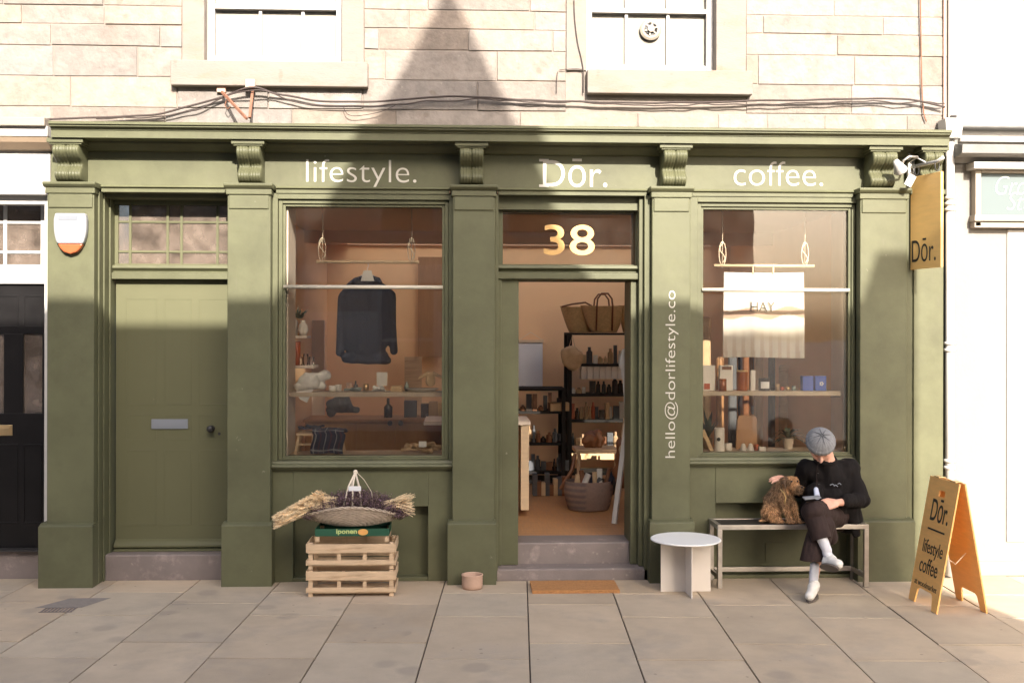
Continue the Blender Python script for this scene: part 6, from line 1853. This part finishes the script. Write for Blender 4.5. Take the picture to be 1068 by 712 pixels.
# socks and shoes
blob('sock', [(P(857, 560, -.71), .044, anU + V((0, 0, .02)), .036), (anU, .036, anU + V((.01, -.01, -.03)), .036)], 'sock', pr, voxel=.006, smooth=3, wr=(.002, 40, (1, 1, .3)))
blob('sock', [(P(850, 590, -.655), .036, anD + V((0, 0, .03)), .036), (anD, .037, anD + V((0, -.01, -.03)), .038)], 'sock', pr, voxel=.006, smooth=3, wr=(.002, 40, (1, 1, .3)))
def shoe(heel, toe, upv, lift=0):
    heel, toe = V(heel), V(toe); d = (toe - heel).normalized(); u = V(upv); u = (u - d * u.dot(d)).normalized(); s_ = d.cross(u)
    L_ = (toe - heel).length
    t = blob('shoe', [(heel + u * .045, .042, heel + d * L_ * .3 + u * .042, .042), (heel + u * .02, .036, heel + d * L_ * .35 + u * .02, .034), (heel + d * L_ * .3 + u * .04, .040, heel + d * L_ * .62 + u * .022, .036), (heel + d * L_ * .55 + u * .016, .040, toe + u * .010, .036), (heel + u * .05, .037, heel + d * .01 + u * .062, .036)], 'shoe', pr, voxel=.0055, smooth=4)
    m = MB(); pts = []
    for k in range(32):
        a_ = 2 * math.pi * k / 32; l = .5 + .5 * math.cos(a_); w_ = .035 + .006 * math.sin(l * 3)
        pts.append(heel + d * (L_ * .5 + (L_ * .5 + .031) * math.cos(a_)) + s_ * w_ * math.sin(a_) - u * .022)
    bot = [p - u * .014 for p in pts]
    m.add(pts + bot, [tuple(range(32)), tuple(range(63, 31, -1))] + [(k, (k + 1) % 32, 32 + (k + 1) % 32, 32 + k) for k in range(32)])
    link('sole', m.mesh(), 'solew', t)
    return t
fd_t = P(845.5, 621.5, -.84); fd_h = P(851.5, 612, -.69)
shoe((fd_h.x, -.66, .042), (fd_t.x, -.83, .038), (0, .05, 1))
s1_ = shoe(P(861, 588, -.765), P(874, 589, -.88), (.35, .75, .5))
# phone in the hand and pale shirt showing at the jacket front
m = MB(); pc_ = P(853, 520, -.60)
for k in range(8): pass
m.box(-.062, .062, -.034, .034, -.004, .004); me = m.mesh(); me.transform(Matrix.Translation(P(847, 518.5, -.67)) @ Matrix.Rotation(R(6), 4, 'X') @ Matrix.Rotation(R(-6), 4, 'Y')); 
o = link('phone', me, 'greyplastic', bevel=.002); tag(o, 'slim pale phone held over the knee of the seated person', 'phone')
blob('shirt', [(P(851, 510, -.43), .020, P(853, 518, -.47), .024, (1, .6, 1))], 'shirt', pr, voxel=.005, smooth=2)

# ================================================================== DOG
dz_ = zs - .002
DY = -.25
def dp(px, py, y=DY): return P(px, py, y)
dg = empty('dog', (X(815, DY), DY, dz_), 'small tan and grizzled rough-coated terrier sitting on the bench beside the person', 'dog')
ds = [(dp(805, 533), .066, dp(808, 521, DY + .02), .064), (dp(807, 522, DY + .02), .066, dp(816, 509), .056), (dp(816, 509), .054, dp(821, 503, DY - .02), .044),
      (dp(817, 517, DY - .03), .050, dp(820, 512, DY - .03), .045),
      # head
      (dp(826, 504, DY - .06), .052, dp(824, 505, DY - .03), .047), (dp(829, 508, DY - .095), .032, dp(834, 509.5, DY - .13), .021), (dp(829, 511, DY - .08), .024, dp(833, 512, DY - .10), .016),
      # haunch, hind foot
      (dp(803, 534, DY - .03), .052, dp(808, 538, DY - .06), .040), (dp(806, 542.5, DY - .06), .018, dp(814, 543.5, DY - .10), .015),
      (dp(803, 534, DY + .05), .050, dp(808, 540, DY + .03), .036),
      # front legs with wrists
      (dp(817, 520, DY - .06), .026, dp(821, 533, DY - .085), .016), (dp(821, 533, DY - .085), .016, dp(824, 543, DY - .085), .015), (dp(824, 544, DY - .09), .016, dp(827, 544.6, DY - .11), .014),
      (dp(824, 518, DY - .03), .024, dp(829, 532, DY - .05), .015), (dp(829, 532, DY - .05), .015, dp(832, 543, DY - .055), .014), (dp(832, 544, DY - .06), .015, dp(835, 544.6, DY - .075), .013),
      (dp(799, 541, DY + .02), .016, dp(795, 543, DY - .02), .010)]
dme = blob_mesh(ds, .005, 3)
zmin = min(v.co.z for v in dme.vertices); dme.transform(Matrix.Translation((0, 0, dz_ - zmin)))
hC = dp(826, 505, DY - .06)
def dcol(p):
    # tan with a grizzled dark saddle and muzzle
    dh = (p - hC).length
    n_ = noise.noise(p * 22) * .5 + noise.noise(p * 60) * .5
    base = V((.46, .27, .135))
    saddle = V((.10, .070, .048))
    k = 0
    zrel = (p.z - dz_)
    if dh > .07: k = max(0, min(1, (zrel - .10) / .08)) * (.75 if p.y > DY - .05 else .5)
    muz = (p - dp(835, 511, DY - .13)).length
    if muz < .05: k = max(k, 1.3 - muz / .05)
    if (p - dp(824, 521, DY - .06)).length < .05: k = max(k, .6)
    k = max(0, min(1, k + n_ * .55))
    if (p - dp(822, 503, DY - .09)).length < .028: k = max(k, .75)
    c = base.lerp(saddle, k) * (1 + n_ * .35)
    return tuple(max(.01, q) for q in c)
ca = dme.color_attributes.new('Col', 'FLOAT_COLOR', 'POINT')
for i, v in enumerate(dme.vertices): ca.data[i].color = (*[q * .7 for q in dcol(v.co)], 1)
wrinkle(dme, .007, 38, (1, 1, .6), 3.0)
body_o_me = dme.copy()
# coat of short wiry hair
rg = random.Random(31); m = MB(); polys = dme.polygons; dme.update()
areas = [p.area for p in polys]; tot = sum(areas); NH = 26000
for p, ar in zip(polys, areas):
    e_ = ar / tot * NH; cnt = int(e_) + (1 if rg.random() < e_ - int(e_) else 0)
    c0 = p.center
    for _ in range(cnt):
        b = c0 + V((rg.uniform(-1, 1), rg.uniform(-1, 1), rg.uniform(-1, 1))) * .004
        L_ = rg.uniform(.012, .034)
        dh = (c0 - hC).length
        if dh < .065: L_ *= .6
        d = (p.normal * .62 + V((rg.uniform(-.35, .35), rg.uniform(-.35, .35), -.75 + rg.uniform(-.3, .3)))).normalized()
        if b.z + d.z * L_ < dz_ + .001: d.z = 0; d.normalize()
        s_ = d.cross(V((rg.uniform(-1, 1), rg.uniform(-1, 1), rg.uniform(-1, 1)))).normalized() * .0014
        c = dcol(b); k = rg.uniform(.35, 2.1); m.col = tuple(q * k for q in c)
        m.add([b - s_, b + s_, b + d * L_], [(0, 1, 2)])
link('body', body_o_me, 'fur', dg, smooth=True)
m.build('coat', 'fur', dg)
sh_ = V((0, 0, dz_ - zmin))
# ears folded down, nose, eyes, collar lead
for (a_, b_, c_) in ((dp(820.5, 499.5, DY - .075), dp(818, 504, DY - .095), dp(820, 510, DY - .105)), (dp(830, 499, DY - .05), dp(832, 503, DY - .07), dp(831.5, 506, DY - .08))):
    me = blob_mesh([(a_ + sh_, .013, b_ + sh_, .013, (1, .6, 1)), (b_ + sh_, .012, c_ + sh_, .006, (1, .6, 1))], .004, 2)
    ca = me.color_attributes.new('Col', 'FLOAT_COLOR', 'POINT')
    for i in range(len(me.vertices)): ca.data[i].color = (.10, .062, .04, 1)
    link('ear', me, 'fur', dg, smooth=True)
m = MB(); m.lathe([(0, -.008), (.008, -.005), (.0095, 0), (.007, .006), (0, .008)], dp(837.0, 508.6, DY - .156) + sh_, 12); m.build('nose', 'nose', dg, smooth=True)
for (px, py, yy_) in ((826.0, 502.5, DY - .119), (832, 502.5, DY - .112)):
    m = MB(); m.lathe([(0, -.008), (.006, -.005), (.008, 0), (.006, .005), (0, .008)], dp(px, py, yy_) + sh_, 10); m.build('eye', 'nose', dg, smooth=True)
m = MB(); m.tube([dp(814, 510, DY - .08), dp(818, 514, DY - .115), dp(820, 519, DY - .12), dp(818.5, 525, DY - .12)], .0042, 6)
m.build('collar', 'leash', dg, smooth=True)
